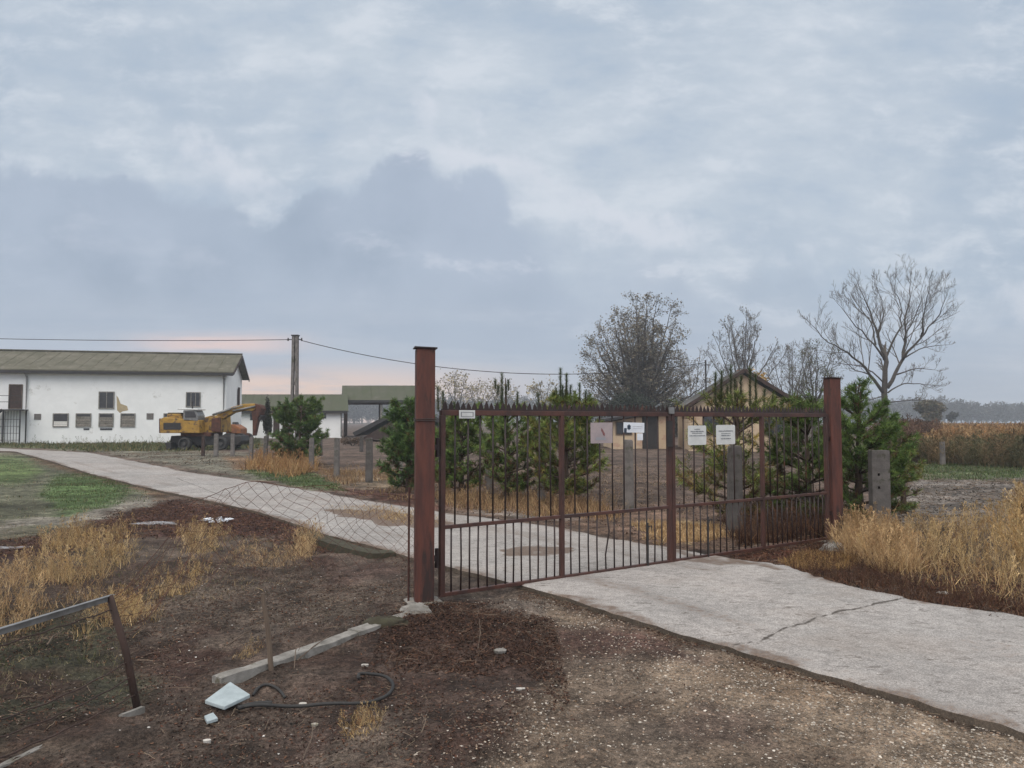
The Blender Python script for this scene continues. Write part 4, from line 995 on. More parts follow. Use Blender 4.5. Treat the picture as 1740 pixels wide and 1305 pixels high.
# ------------------------------------------------------------------ excavator
def excavator():
    p = G(350, 765.5); D = p.y; k = D / F        # metres per photo pixel
    root = empty('excavator', p, 'old yellow wheeled excavator with folded boom parked before the white barn', 'excavator')
    def q(px, py, dy=0): v_ = at(px, py, D - .0); return Vector((v_.x, D + 1.2 + dy, v_.z))
    hw = 1.2      # half width
    def slab(name, m, pts, y0, y1, par=root, bevel=.04, c=None):
        return MB().prism([q(a, b, y0) for a, b in pts], (0, y1 - y0, 0), c).build(name, m, par, bevel=bevel)
    slab('chassis', M_dark, [(281, 741), (400, 741), (404, 750), (396, 757), (290, 757), (279, 752)], -.5, 1.0)
    slab('turntable', M_rustbrown, [(300, 735), (352, 735), (352, 742), (300, 742)], -.7, 1.2)
    body = slab('body', M_yellow, [(271, 712), (279, 709), (339, 714), (339, 736), (272, 736)], -hw, hw)
    slab('engine_grille', M_dark, [(278, 718.5), (307, 718.5), (307, 730), (278, 730)], -hw - .03, -hw - .004, body, 0)
    slab('counterweight', M_rustbrown, [(269.5, 711), (271.5, 711), (272, 736), (269.5, 736)], -hw + .02, hw - .02)
    slab('hood', M_yellow, [(280, 703), (304, 703), (306, 711), (279, 711)], -.9, .6)
    slab('hood_top', M_dark, [(280, 701), (304, 701), (304, 703), (280, 703)], -.85, .55)
    cab = slab('cab', M_galv, [(311, 697), (332, 697), (336, 706), (336, 716), (311, 716)], -hw, -.15)
    slab('window', M_glassdk, [(314.5, 699), (330, 699), (333, 706), (333, 709.5), (314.5, 709.5)], -hw - .025, -hw - .004, cab, 0)
    slab('cab_roof', M_signw, [(302, 693.5), (337, 694.5), (337, 697), (302, 696)], -hw - .08, -.1, cab)
    slab('exhaust', M_dark, [(312, 682), (313.5, 682), (313.5, 694), (312, 694)], -.1, -.0, root, 0)
    slab('front_housing', M_yellow, [(339, 709), (350, 706), (366, 707), (368, 735), (339, 736)], -.5, hw)
    slab('boom_foot', M_rustbrown, [(352, 711), (368, 709), (368, 735), (352, 733)], -.62, -.51, root)
    slab('boom', M_yellow, [(346, 712), (366, 700), (384, 691), (405, 685.5), (424, 685), (428, 692), (420, 698), (404, 697), (386, 701), (368, 712), (356, 722)], -.28, .28)
    b = MB(); b.tube([q(352, 705, -.4), q(384, 694, -.4)], .07, 10); b.tube([q(384, 694, -.4), q(404, 688.5, -.4)], .04, 10); b.tube([q(386, 698, -.34), q(425, 690, -.34)], .06, 10)
    b.build('hydraulic_cylinder', M_galv, root, smooth=True)
    slab('stick', M_rustbrown, [(418, 685), (428, 687), (431, 700), (427, 722), (423, 741), (419, 741), (419, 716), (417, 698)], -.22, .22)
    slab('bucket', M_rustbrown, [(425, 685), (434, 688), (437, 694), (434, 703), (430, 711), (427, 710), (428, 700)], -.45, .45)
    t_ = MB()
    for j in range(4): t_.prism([q(434, 705, -.42 + j * .25), q(437, 707, -.42 + j * .25), q(431, 717, -.42 + j * .25)], (0, .09, 0))
    t_.build('bucket_teeth', M_dark, root)
    slab('stabilizer', M_dark, [(279, 752), (289, 752), (290, 764), (280, 764)], -1.1, 1.2)
    r = 11.2 * k
    for px in (312, 374):
        for dy in (-1.0, 1.2):
            c = q(px, 765.5, dy); c.z = r
            w_ = empty('wheel', (0, 0, 0), None, None); w_.parent = root; w_.location = c - root.location
            # tyre with rounded shoulders
            prof = [(-.18, .62), (-.2, .78), (-.18, .93), (-.1, 1.0), (.1, 1.0), (.18, .93), (.2, .78), (.18, .62)]
            n = 28; a = np.arange(n) * 2 * math.pi / n
            V = np.array([[(c.x + r * rr * math.cos(t), c.y + yy, c.z + r * rr * math.sin(t)) for yy, rr in prof] for t in a]); kk = len(prof)
            i = np.arange(n)[:, None]; j = np.arange(kk)[None]
            f = np.stack([i * kk + j, i * kk + (j + 1) % kk, ((i + 1) % n) * kk + (j + 1) % kk, ((i + 1) % n) * kk + j], -1).reshape(-1, 4)
            MB().add(V.reshape(-1, 3), f).build('tyre', M_rubber, w_, smooth=True)
            rm_ = MB(); rm_.disc(c, (0, 1, 0), r * .62, .22, 24); rm_.disc(c + Vector((0, -.12, 0)), (0, 1, 0), r * .25, .12, 12, (2.5, 2.5, 2.5)); rm_.build('rim', M_rubber if px == 374 else M_dark, w_)
    # rusty orange loader attachment beyond the stick
    p2 = G(398, 757); D2 = p2.y + 1
    lo = empty('loader', (p2.x, D2, 0), 'small rusty orange loader with a cracked hood standing beyond the excavator boom', 'loader')
    def q2(px, py, dy=0): v_ = at(px, py, D2); return Vector((v_.x, D2 + dy, v_.z))
    def s2(name, m, pts, y0, y1, bevel=.05): return MB().prism([q2(a, b, y0) for a, b in pts], (0, y1 - y0, 0)).build(name, m, lo, bevel=bevel)
    s2('hood', M_orange, [(385, 726), (392, 721), (404, 721), (415, 728), (415, 737), (400, 736), (387, 731)], -.6, .6)
    s2('seat', M_dark, [(397, 717), (403, 717), (404, 722), (397, 722)], -.3, .3)
    s2('arm', M_orange, [(380, 720), (384, 721), (396, 733), (394, 736)], -.8, -.65)
    s2('frame', M_rustbrown, [(388, 734), (420, 737), (420, 746), (388, 744)], -.5, .5)
    for px in (394, 414):
        for dy in (-.7, .7): c = q2(px, 750, dy); c.z = .42; b = MB(); b.disc(c, (0, 1, 0), .42, .3, 24); b.disc(c + Vector((0, -.16, 0)), (0, 1, 0), .2, .06, 12, (6, 3, 2)); b.build('wheel', M_rubber, lo)
excavator()
# ------------------------------------------------------------------ small things lying about in front
c0 = [G(348, 1196, .04), G(391, 1164, .05), G(425, 1186, .05), G(381, 1207, .03)]
tag(MB().prism([p + Vector((0, 0, .0)) for p in c0], (0, 0, .022)).build('tile_slab', M_slab, bevel=.004), 'pale blue-grey square slab lying on the brown soil at lower left', 'slab')
c0 = [G(347, 1224), G(362, 1218), G(370, 1228), G(352, 1234)]
tag(MB().prism([p + Vector((0, 0, .01)) for p in c0], (0, 0, .015)).build('tile_shard', M_slab), 'small pale blue-grey shard lying just below the square slab', 'shard')
def hose(pxs, r, label, name='hose', z=.02, m=M_rubber):
    P_ = []
    for x, y in pxs: g_ = G(x, y); P_.append(Vector((g_.x, g_.y, gz(g_.x, g_.y) + z + r)))
    # smooth
    Q_ = np.array([tuple(p) for p in P_])
    for _ in range(2):
        a = Q_[:-1] * .75 + Q_[1:] * .25; b = Q_[:-1] * .25 + Q_[1:] * .75; N = np.empty((2 * len(a), 3)); N[0::2] = a; N[1::2] = b; Q_ = np.vstack([Q_[:1], N, Q_[-1:]])
    return tag(MB().tube(Q_, r, 8).build(name, m, smooth=True), label, 'hose')
hose([(404, 1213), (440, 1209), (500, 1205), (560, 1201), (620, 1203), (650, 1198), (664, 1183), (670, 1165), (655, 1148), (630, 1147), (609, 1150), (609, 1158)], .011, 'long black hose lying on the soil with one curled end')
hose([(405, 1214), (430, 1207), (462, 1205)], .014, 'short black pipe piece lying beside the left end of the hose', 'pipe')
hose([(430, 1182), (440, 1171), (458, 1168), (476, 1172), (484, 1182)], .009, 'half-buried black rubber arc right of the square slab', 'rubber_ring', .0)
hose([(695, 990), (697, 1010), (694, 1040)], .004, 'thin wire hanging beside the taller gate post', 'loose_wire', .0)
# plastic and puddles on the rust-brown strip
pd = bpy.data.materials.new('puddle_water'); pd.use_nodes = True
pb_ = pd.node_tree.nodes['Principled BSDF']; pb_.inputs['Base Color'].default_value = (.26, .24, .235, 1); pb_.inputs['Roughness'].default_value = .22
pb_.inputs['Specular IOR Level'].default_value = .9
def flat(px, py, rx, ry, m, name, label, cat, kind=None, z=.012, seed=0, wob=.35):
    c = G(px, py); n = 40; th = np.linspace(0, 2 * math.pi, n, endpoint=False); r = 1 + wob * fbm(np.cos(th) * 1.5 + seed, np.sin(th) * 1.5, seed, 4) * 2
    zz = gz(c.x, c.y) + z
    V = np.stack([c.x + rx * r * np.cos(th), c.y + ry * r * np.sin(th), np.full(n, zz)], 1)
    return tag(MB().prism([Vector(v_) for v_ in V], (0, 0, -.03)).build(name, m), label, cat, kind=kind)
flat(240, 888, .42, .16, pd, 'puddle', 'shallow puddle on the rust-brown strip left of the white plastic', None, 'structure', .012, 3, .7)
flat(25, 932, .6, .12, pd, 'puddle', 'shallow puddle at the left edge', None, 'structure', .012, 12, .7)
def scraps():
    root = empty('plastic_scraps', G(370, 888), 'crumpled bright white plastic scraps on the rust-brown strip', 'litter')
    b = MB()
    for k in range(9):
        x = 347 + k * 5.6 + random.uniform(-1, 1); c = G(x, 888 + random.uniform(-2.5, 2.5)); c.z = gz(c.x, c.y) + .045
        n = 9; pts = []
        V = [(c.x + random.uniform(-.075, .075), c.y + random.uniform(-.12, .12), c.z + random.uniform(-.02, .05)) for _ in range(6)]
        b.add(V, [(0, 1, 2), (2, 3, 4), (1, 3, 5), (0, 4, 5)])
    b.build('scrap', M_paper, root)
scraps()
for px, py, r, lb in ((447, 1196, .022, 'flat white stone between the slab and the hose'), (515, 1192, .018, 'white stone just above the hose'), (535, 1232, .016, 'white stone below the hose'), (1602, 1006, .045, 'bright white stone at the foot of the straw by the road'), (850, 1115, .035, 'pale grey stone on the dark weed mound'), (620, 1128, .02, 'small white stone left of the dark weed mound'), (1232, 1110, .02, 'grey pebble by the road edge'), (352, 1261, .015, 'white stone at the lower left'), (885, 1175, .022, 'white pebble on the gravel')):
    p = GG(px, py); n = 10; b = MB(); a = np.arange(n) * 2 * math.pi / n; rr = r * (1 + .3 * rng.random(n))
    V = np.vstack([np.stack([p.x + rr * s_ * np.cos(a) * 1.2, p.y + rr * s_ * np.sin(a) * .8, np.full(n, p.z + z_)], 1) for s_, z_ in ((.8, -.01), (1, .012), (.6, r * .6))])
    f = [(k * n + j, k * n + (j + 1) % n, (k + 1) * n + (j + 1) % n, (k + 1) * n + j) for k in range(2) for j in range(n)]
    b.add(V, f, (1.9,) * 3 if 'grey' not in lb else (.9,) * 3); b.f.setdefault(n, []).append(np.array([np.arange(n) + 2 * n]))
    tag(b.build('stone', M_conc_lt, smooth=False), lb, 'stone', 'loose stones')
# ------------------------------------------------------------------ scatter helpers
def scat(poly, n, soft=0):
    """n ground points (uniform on the ground) whose photo pixel lies inside poly"""
    P_ = [G(x, max(y, 722)) for x, y in poly]; x0, x1 = min(p.x for p in P_), max(p.x for p in P_); y0, y1 = min(p.y for p in P_), max(p.y for p in P_)
    ox, oy = [], []; c = 0
    for _ in range(60):
        x = rng.uniform(x0, x1, n); y = rng.uniform(y0, y1, n); px, py = proj(x, y)
        px = px + (fbm(x * 3, y * 3, 7, 3) * 40) * np.clip(5 / y, .1, 1) ; py = py + fbm(x * 3, y * 3, 8, 3) * 20 * np.clip(5 / y, .1, 1)
        k = sdpoly(px, py, poly) > rng.uniform(-soft, soft * .3, n)
        ox.append(x[k]); oy.append(y[k]); c += k.sum()
        if c >= n: break
    x = np.concatenate(ox)[:n]; y = np.concatenate(oy)[:n]
    return x, y
def offroad(x, y, m=.03): return road_sd(x, y) < -m
def blade_t(seg=4, curve=.5, w=.5):
    v = []; f = []
    for i in range(seg + 1):
        t = i / seg; ww = w * (1 - t ** 1.6) + .02
        v += [(curve * t * t, -ww, t * (1 - .18 * curve * t)), (curve * t * t, ww, t * (1 - .18 * curve * t))]
    for i in range(seg): f.append((2 * i, 2 * i + 1, 2 * i + 3, 2 * i + 2))
    return np.array(v), np.array(f)
def weed_t(seed, nb=9, droop=.0, seeds=True):
    """a dry branching weed, unit height"""
    r = random.Random(seed); v = []; f = []
    def tri(a, b, w):
        a = Vector(a); b = Vector(b); d = (b - a).normalized(); s = d.cross(Vector((r.uniform(-1, 1), r.uniform(-1, 1), .3))).normalized() * w
        k = len(v); v.extend([tuple(a - s), tuple(a + s), tuple(b + s * .5), tuple(b - s * .5)]); f.append((k, k + 1, k + 2, k + 3))
    p = Vector((0, 0, 0)); pts = [p]
    for i in range(5): p = p + Vector((r.uniform(-.03, .05), r.uniform(-.04, .04), .2)); pts.append(p)
    for i in range(5): tri(pts[i], pts[i + 1], .006 * (1.3 - i * .18)); 
    for k in range(nb):
        t = .22 + .75 * k / nb; i = min(int(t * 5), 4); a = pts[i] + (pts[i + 1] - pts[i]) * (t * 5 - i)
        an = r.uniform(0, 6.28); L = .30 * (1.15 - t) + .05
        b_ = a + Vector((math.cos(an) * L * .6, math.sin(an) * L * .6, L * (.85 - droop))); tri(a, b_, .0035)
        if seeds:
            for _ in range(4):
                c = a + (b_ - a) * r.uniform(.4, 1.05); e = c + Vector((r.uniform(-.03, .03), r.uniform(-.03, .03), r.uniform(.0, .05))); tri(c, e, .009)
        for _ in range(2):
            c = a + (b_ - a) * r.uniform(.3, .8); e = c + Vector((r.uniform(-.07, .07), r.uniform(-.07, .07), r.uniform(.02, .1))); tri(c, e, .0028)
    if seeds:
        for _ in range(6):
            c = pts[5] - Vector((0, 0, r.uniform(0, .15))); e = c + Vector((r.uniform(-.025, .025), r.uniform(-.025, .025), .05)); tri(c, e, .010)
    return np.array(v), np.array(f)
def pal(n, cols, var=.25):
    cols = np.array(cols); c = cols[rng.integers(0, len(cols), n)]
    return np.clip(c * (1 + var * rng.normal(size=(n, 1))), .01, 1)
STRAW = [(.50, .35, .17), (.40, .26, .115), (.60, .45, .25), (.27, .16, .08), (.42, .31, .16), (.52, .37, .18)]
PALE = [(.60, .44, .25), (.50, .35, .19), (.40, .26, .13), (.33, .21, .11)]
RUSTW = [(.085, .038, .025), (.12, .058, .034), (.055, .028, .021), (.15, .085, .05), (.10, .065, .045)]
DARKW = [(.045, .024, .018), (.07, .035, .024), (.10, .055, .036), (.035, .022, .018)]
GREEN = [(.07, .11, .035), (.10, .135, .05), (.055, .075, .03), (.14, .135, .07)]
def put(mb, tpl, x, y, h, wd, cols, tilt=(.0, .35), sink=.02):
    n = len(x); z = ground_h(x, y) - sink
    sc_ = np.stack([np.full(n, 1.0) * h if wd is None else wd, np.full(n, 1.0) * h if wd is None else wd, h * np.ones(n)], 1)
    mb.inst(tpl[0], tpl[1], np.stack([x, y, z], 1), rng.uniform(0, 6.283, n), rng.uniform(*tilt, n), rng.uniform(0, 6.283, n), sc_, cols)
BL = [blade_t(4, c, 1) for c in (.1, .4, .8)]
WD = [weed_t(s) for s in (1, 2, 3, 4)]
WDN = [weed_t(s, 7, .5, False) for s in (11, 12, 13)]
def tuft_field(name, label, poly, nb, nw, hb, hw, cols, wcols=None, bw=.0035, soft=10, cat=None, clumpy=0, extra_leaf=0, tilt=.75):
    mb = MB()
    for t in BL:
        x, y = scat(poly, nb // 3, soft)
        if clumpy: k = fbm(x * clumpy, y * clumpy, 5, 3) + rng.normal(size=len(x)) * .12 > -.05; x, y = x[k], y[k]
        k = offroad(x, y) if 'island' not in label else np.ones(len(x), bool); x, y = x[k], y[k]; n = len(x)
        h = rng.uniform(*hb, n) * (.75 + .5 * np.clip(fbm(x * 2, y * 2, 3, 2) + .5, 0, 1)); w_ = rng.uniform(.7, 1.4, n) * bw
        z = ground_h(x, y) - .02 + (.07 if 'island' in label else 0)
        # template x = bend, y = width
        sc_ = np.stack([h, w_, h], 1)
        mb.inst(t[0], t[1], np.stack([x, y, z], 1), rng.uniform(0, 6.283, n), rng.uniform(0, tilt, n), rng.uniform(0, 6.283, n), sc_, pal(n, cols))
    if nw:
        for t in WD:
            x, y = scat(poly, nw // 4, soft)
            if clumpy: k = fbm(x * clumpy, y * clumpy, 5, 3) + rng.normal(size=len(x)) * .12 > -.05; x, y = x[k], y[k]
            k = offroad(x, y) if 'island' not in label else np.ones(len(x), bool); x, y = x[k], y[k]; n = len(x)
            h = rng.uniform(*hw, n); put(mb, t, x, y, h, None, pal(n, wcols or cols), (0, .5))
    return tag(mb.build(name, M_blade), label, cat, kind='stuff')
# right-hand golden weeds
RP = [(1432, 925), (1470, 905), (1560, 900), (1680, 880), (1740, 845), (1950, 800), (2300, 900), (2200, 1120), (1740, 1035), (1640, 1010), (1540, 990), (1480, 960)]
tuft_field('dry_grass', 'golden dry weeds and grass right of the shorter gate post', RP, 20000, 3400, (.08, .24), (.20, .42), STRAW, STRAW, .0030, 8)
tuft_field('dry_grass', 'pale straw sprouting round the foot of the shorter gate post', [(1425, 928), (1450, 905), (1520, 912), (1560, 975), (1500, 978), (1450, 950)], 5200, 220, (.15, .42), (.3, .5), PALE, PALE, .0028, 6)
tuft_field('dry_grass', 'tall straw rising at the right edge of the picture', [(1728, 890), (1750, 870), (1850, 865), (1900, 1000), (1750, 1000), (1725, 940)], 1500, 420, (.2, .4), (.45, .72), STRAW, STRAW, .0032, 6)
tuft_field('dry_weeds', 'rust-brown low weeds between the golden straw and the road', [(1330, 962), (1400, 930), (1470, 952), (1560, 992), (1700, 1020), (1900, 1060), (1900, 1100), (1740, 1052), (1560, 1024), (1430, 992)], 9000, 700, (.03, .11), (.08, .22), RUSTW, RUSTW, .004, 6, tilt=1.2)
tuft_field('dry_grass', 'tan flattened grass in front of the right leaf foot', [(1320, 955), (1400, 936), (1450, 945), (1440, 968), (1370, 968)], 5000, 0, (.04, .12), None, [(.36, .22, .09), (.42, .28, .13)], None, .004, 6, tilt=1.3)
# straw tufts on the left
LT_ = [
 ('dry_grass', 'golden straw patch before the puddles at far left', [(60, 985), (85, 925), (140, 900), (215, 905), (215, 950), (170, 990), (90, 1000)], 7000, 420, (.08, .26), (.22, .42)),
 ('dry_grass', 'golden straw above the pale angle rail at the left edge', [(-200, 1000), (0, 965), (60, 975), (140, 1000), (170, 1010), (100, 1050), (0, 1080), (-200, 1130)], 9000, 500, (.07, .24), (.2, .4)),
 ('dry_grass', 'stalky straw clump right beside the top of the leaning post', [(140, 1070), (165, 1030), (240, 1020), (262, 1060), (200, 1095), (150, 1100)], 1500, 190, (.06, .18), (.16, .3)),
 ('dry_grass', 'curved row of yellow straw in the middle of the left soil', [(240, 985), (260, 975), (290, 985), (350, 965), (360, 985), (300, 1015), (262, 1005)], 2200, 110, (.06, .17), (.15, .27)),
 ('dry_grass', 'yellow straw tuft below the white plastic scraps', [(310, 925), (330, 902), (375, 905), (380, 930), (340, 950)], 1500, 130, (.07, .2), (.2, .36)),
 ('dry_grass', 'low pale straw spread in front of the mossy road edge', [(385, 945), (430, 920), (520, 928), (528, 950), (450, 965)], 4200, 120, (.04, .13), (.12, .24)),
 ('dry_grass', 'upright straw tuft at the right end of the pale straw spread', [(508, 955), (510, 915), (530, 912), (530, 955)], 260, 70, (.1, .2), (.28, .42)),
 ('dry_grass', 'small yellow weed tuft below the hose', [(580, 1255), (600, 1230), (640, 1215), (650, 1240), (620, 1265)], 900, 40, (.03, .09), (.08, .17)),
 ('dry_grass', 'orange-brown weed tuft behind the long kerb block', [(390, 1115), (420, 1090), (450, 1085), (440, 1110), (400, 1125)], 900, 30, (.02, .07), (.06, .12)),
]
for nm, lb, poly, nb, nw, hb, hw in LT_: tuft_field(nm, lb, poly, int(nb * .6), int(nw * 1.1), (hb[0] * .7, hb[1] * .65), (hw[0] * .8, hw[1] * .85), STRAW if 'pale' not in lb else PALE, None, .0026, 20, clumpy=2.2)
tuft_field('dry_grass', 'straw growing on the island between the two road branches', ISLAND, 9000, 120, (.03, .10), (.1, .2), [(.42, .28, .13), (.36, .25, .13), (.5, .37, .2)], None, .006, 3, tilt=1.1)
tuft_field('dry_grass', 'tan tall grass around the feet of the concrete posts left of the gate', [(415, 800), (440, 775), (520, 770), (540, 800), (500, 812)], 5200, 260, (.2, .55), (.4, .8), [(.33, .19, .085), (.27, .15, .07), (.4, .27, .13)], None, .012, 4, clumpy=.7)
tuft_field('dry_grass', 'low tan grass beneath the post row between round pine and gate', [(540, 800), (700, 800), (700, 852), (600, 840)], 5200, 200, (.06, .2), (.2, .4), [(.26, .17, .10), (.2, .12, .07), (.34, .24, .13)], None, .009, 4, clumpy=.8)
tuft_field('dry_grass', 'tan tufts behind the left gate leaf', [(740, 840), (1000, 850), (1060, 880), (1000, 885), (760, 862)], 6000, 300, (.06, .26), (.2, .45), [(.30, .19, .10), (.22, .13, .075), (.4, .28, .15)], None, .007, 4, clumpy=.9)
tuft_field('dry_grass', 'rust-brown weeds behind the right gate leaf', [(1230, 885), (1420, 870), (1430, 910), (1250, 925)], 7000, 600, (.08, .3), (.2, .5), RUSTW + [(.2, .11, .06)], None, .006, 4)
tuft_field('dry_grass', 'pale straw spread on the ground behind the middle of the gate', [(1080, 890), (1200, 888), (1260, 905), (1150, 925), (1090, 912)], 6000, 60, (.04, .13), (.1, .2), PALE, None, .006, 4, tilt=1.2)
tuft_field('grass', 'green grass patch on the field at far left', ZONES[2][0], 9000, 0, (.03, .08), None, GREEN, None, .006, 6)
tuft_field('grass', 'olive grass strip along the foot of the barn', [(-100, 745), (440, 747), (440, 762), (300, 768), (150, 767), (60, 760), (-100, 757)], 14000, 300, (.08, .3), (.3, .7), [(.08, .10, .04), (.12, .12, .05), (.06, .07, .03), (.17, .14, .07)], None, .03, 2)
tuft_field('grass', 'sparse green and grey grass on the field left of the road', ZONES[1][0], 30000, 500, (.02, .08), (.08, .2), GREEN + [(.26, .21, .14)] * 3 + [(.10, .08, .06)] * 2, None, .007, 6, clumpy=.9)
tuft_field('grass', 'green strip of grass in front of the brown weed field', ZONES[22][0], 9000, 0, (.05, .14), None, GREEN, None, .012, 4)
tuft_field('grass', 'short green grass right of the road below the posts', [(410, 800), (540, 806), (590, 834), (500, 824)], 5000, 0, (.03, .09), None, GREEN, None, .008, 4)
tuft_field('dry_weeds', 'scattered dry stalks on the dark ground between the gate and the shed', [(700, 790), (1160, 790), (1240, 800), (1240, 880), (1060, 868), (740, 838)], 5200, 500, (.03, .12), (.12, .4), [(.28, .20, .13), (.17, .11, .075), (.36, .27, .17)], None, .008, 6, clumpy=.6, tilt=1.2)
tuft_field('dry_weeds', 'low olive and straw weeds in the hollow behind the leaning post', [(-300, 1100), (160, 1060), (230, 1150), (150, 1210), (0, 1240), (-300, 1350)], 6500, 160, (.015, .06), (.06, .14), GREEN[2:] + [(.2, .17, .09), (.36, .29, .17), (.13, .12, .06)], None, .003, 20, clumpy=1.5, tilt=1.3)
tuft_field('dry_grass', 'short grey-brown grass stubble on the soil between fence and road', [(200, 940), (480, 925), (690, 950), (700, 1030), (480, 1090), (330, 1140), (240, 1060)], 11000, 160, (.01, .045), (.05, .12), [(.22, .17, .12), (.14, .10, .07), (.30, .24, .16), (.10, .075, .055)], None, .0025, 20, clumpy=1.4, tilt=1.4)
# the brown weed field on the right
def weedfield(name, label, poly, n, h, cols, wd=None, wscale=1.0, sizew=1.0, kill=None):
    mb = MB()
    for t in [weed_t(s, 12, 0, True) for s in (31, 32, 33)]:
        x, y = scat(poly, n // 3, 2)
        if kill: k = kill(x, y); x, y = x[k], y[k]
        m_ = len(x); hh = rng.uniform(*h, m_) * (1 + .30 * fbm(x * .5, y * .15, 9, 3)) * np.where(rng.random(m_) < .05, 1.15, 1); v_ = t[0] * 1.0
        f_ = (y / 30.0)
        # stems get stouter with distance-independent real thickness
        vv = v_.copy()
        mb.inst(vv, t[1], np.stack([x, y, ground_h(x, y) - .05], 1), rng.uniform(0, 6.283, m_), rng.uniform(0, .25, m_), rng.uniform(0, 6.283, m_), np.stack([hh * wscale, hh * wscale, hh], 1), pal(m_, cols))
    return tag(mb.build(name, M_blade), label, kind='stuff')
BRW = [(.30, .165, .075), (.36, .21, .10), (.20, .12, .065), (.40, .27, .14), (.25, .18, .09)]
weedfield('weed_field', 'tall orange-brown dry weeds filling the field on the right', [(1500, 775), (1560, 785), (1900, 790), (2100, 780), (2000, 737), (1500, 737)], 11000, (.85, 1.4), BRW, wscale=1.5)
weedfield('weed_field', 'dark low weeds along the front edge of the brown weed field', [(1530, 783), (1560, 788), (1740, 796), (1950, 800), (1950, 788), (1700, 782), (1540, 776)], 2600, (.4, 1.15), [(.13, .12, .06), (.16, .12, .065), (.22, .15, .08), (.09, .09, .045)], wscale=1.6)
weedfield('dry_weeds', 'brown bushy weeds behind the pine at the shorter gate post', [(1480, 790), (1540, 790), (1590, 765), (1500, 760)], 900, (1.2, 1.7), [(.13, .08, .06), (.17, .10, .07), (.10, .07, .055)], wscale=1.5)
# ------------------------------------------------------------------ ground litter near the camera
def leaf_t(seed):
    r = random.Random(seed); v = []; 
    for i in range(4):
        t = i / 3; w_ = .5 * math.sin(math.pi * (.12 + .8 * t)); b = r.uniform(-.12, .22)
        v += [(t - .5, -w_ * .5, b), (t - .5, w_ * .5, b + r.uniform(-.15, .2))]
    return np.array(v), np.array([(0, 1, 3, 2), (2, 3, 5, 4), (4, 5, 7, 6)])
def twig_t(seed):
    r = random.Random(seed); v = []; f = []
    p = Vector((-.5, 0, .02)); a = 0
    for i in range(4):
        q = p + Vector((.25, r.uniform(-.07, .07), r.uniform(-.03, .07)))
        for s, h_ in ((-1, 0), (1, 0), (0, 1)):
            pass
        k = len(v); w_ = .010
        v += [(p.x, p.y - w_, p.z), (p.x, p.y + w_, p.z), (q.x, q.y + w_ * .9, q.z), (q.x, q.y - w_ * .9, q.z), (p.x, p.y, p.z + w_ * 1.6), (q.x, q.y, q.z + w_ * 1.5)]
        f += [(k, k + 3, k + 5, k + 4), (k + 1, k + 4, k + 5, k + 2)]
        if r.random() < .6:
            e = q + Vector((r.uniform(.05, .18), r.choice((-1, 1)) * r.uniform(.06, .2), r.uniform(0, .12))); k = len(v); v += [(q.x, q.y - .006, q.z), (q.x, q.y + .006, q.z), (e.x, e.y + .004, e.z), (e.x, e.y - .004, e.z)]; f += [(k, k + 1, k + 2, k + 3)]
        p = q
    return np.array(v), np.array(f)
# low mixed stubble softening the feet of the straw
for poly_, n_, lb_ in (([(-200, 900), (250, 890), (270, 1010), (200, 1110), (-200, 1150)], 9000, 'short straw stubble round the left straw patches'), ([(290, 900), (540, 905), (545, 965), (360, 1020), (240, 1020), (250, 970)], 5000, 'short straw stubble round the middle straw tufts'), ([(1400, 900), (1560, 880), (1900, 880), (1900, 1080), (1560, 1010), (1440, 960)], 9000, 'short straw stubble under the golden weeds at the right')):
    tuft_field('dry_grass', lb_, poly_, n_, 0, (.02, .09), None, [(.36, .26, .14), (.22, .16, .10), (.14, .10, .065), (.10, .11, .05)], None, .0028, 26, clumpy=1.2, tilt=1.4)
LF = [leaf_t(s) for s in range(5)]; TW = [twig_t(s) for s in range(5)]
def litter(name, label, poly, nleaf, ntwig, ls, ts, cols, tcols, soft=20, clumpy=1.5, thr=-.1, up=.5, onroad=False):
    mb = MB()
    for T, n, s_, c_ in ((LF, nleaf, ls, cols), (TW, ntwig, ts, tcols)):
        for t in T:
            x, y = scat(poly, n // 5, soft)
            k = (fbm(x * clumpy, y * clumpy, 5, 4) + rng.normal(size=len(x)) * .12 > thr)
            if not onroad: k &= offroad(x, y, .0)
            x, y = x[k], y[k]; m_ = len(x)
            if not m_: continue
            s2 = rng.uniform(*s_, m_)
            mb.inst(t[0], t[1], np.stack([x, y, ground_h(x, y) + .002 + .3 * s2 * rng.random(m_) * up + (RZ + .005 if onroad else 0)], 1), rng.uniform(0, 6.283, m_), rng.uniform(0, up, m_), rng.uniform(0, 6.283, m_), s2, pal(m_, c_, .35))
    return tag(mb.build(name, M_litter), label, kind='stuff')
FRONT = [(-300, 1060), (200, 1000), (330, 960), (700, 950), (700, 1030), (900, 1050), (960, 1110), (920, 1180), (760, 1330), (400, 1700), (-600, 1700)]
TWC = [(.16, .12, .09), (.10, .065, .045), (.22, .17, .12), (.06, .04, .03)]
litter('leaf_litter', 'matted brown leaves and twigs over the soil at lower left', FRONT, 52000, 3600, (.006, .024), (.03, .11), DARKW * 2 + RUSTW[:3] + [(.10, .08, .06), (.17, .13, .10), (.13, .10, .08)], TWC + [(.24, .18, .13)], 30, 1.3, -.15)
litter('leaf_litter', 'dark red-brown weed mat in front of the taller gate post', [(660, 1060), (780, 1030), (900, 1050), (950, 1100), (920, 1170), (800, 1210), (680, 1160), (630, 1110)], 16000, 2600, (.008, .028), (.03, .12), DARKW, DARKW + TWC[:2], 110, 1.6, -.05, .9)
litter('leaf_litter', 'rust-brown dead leaves on the strip beside the road at left', ZONES[7][0], 12000, 1200, (.02, .05), (.08, .2), RUSTW + DARKW, RUSTW, 8, 1, -9, .5)
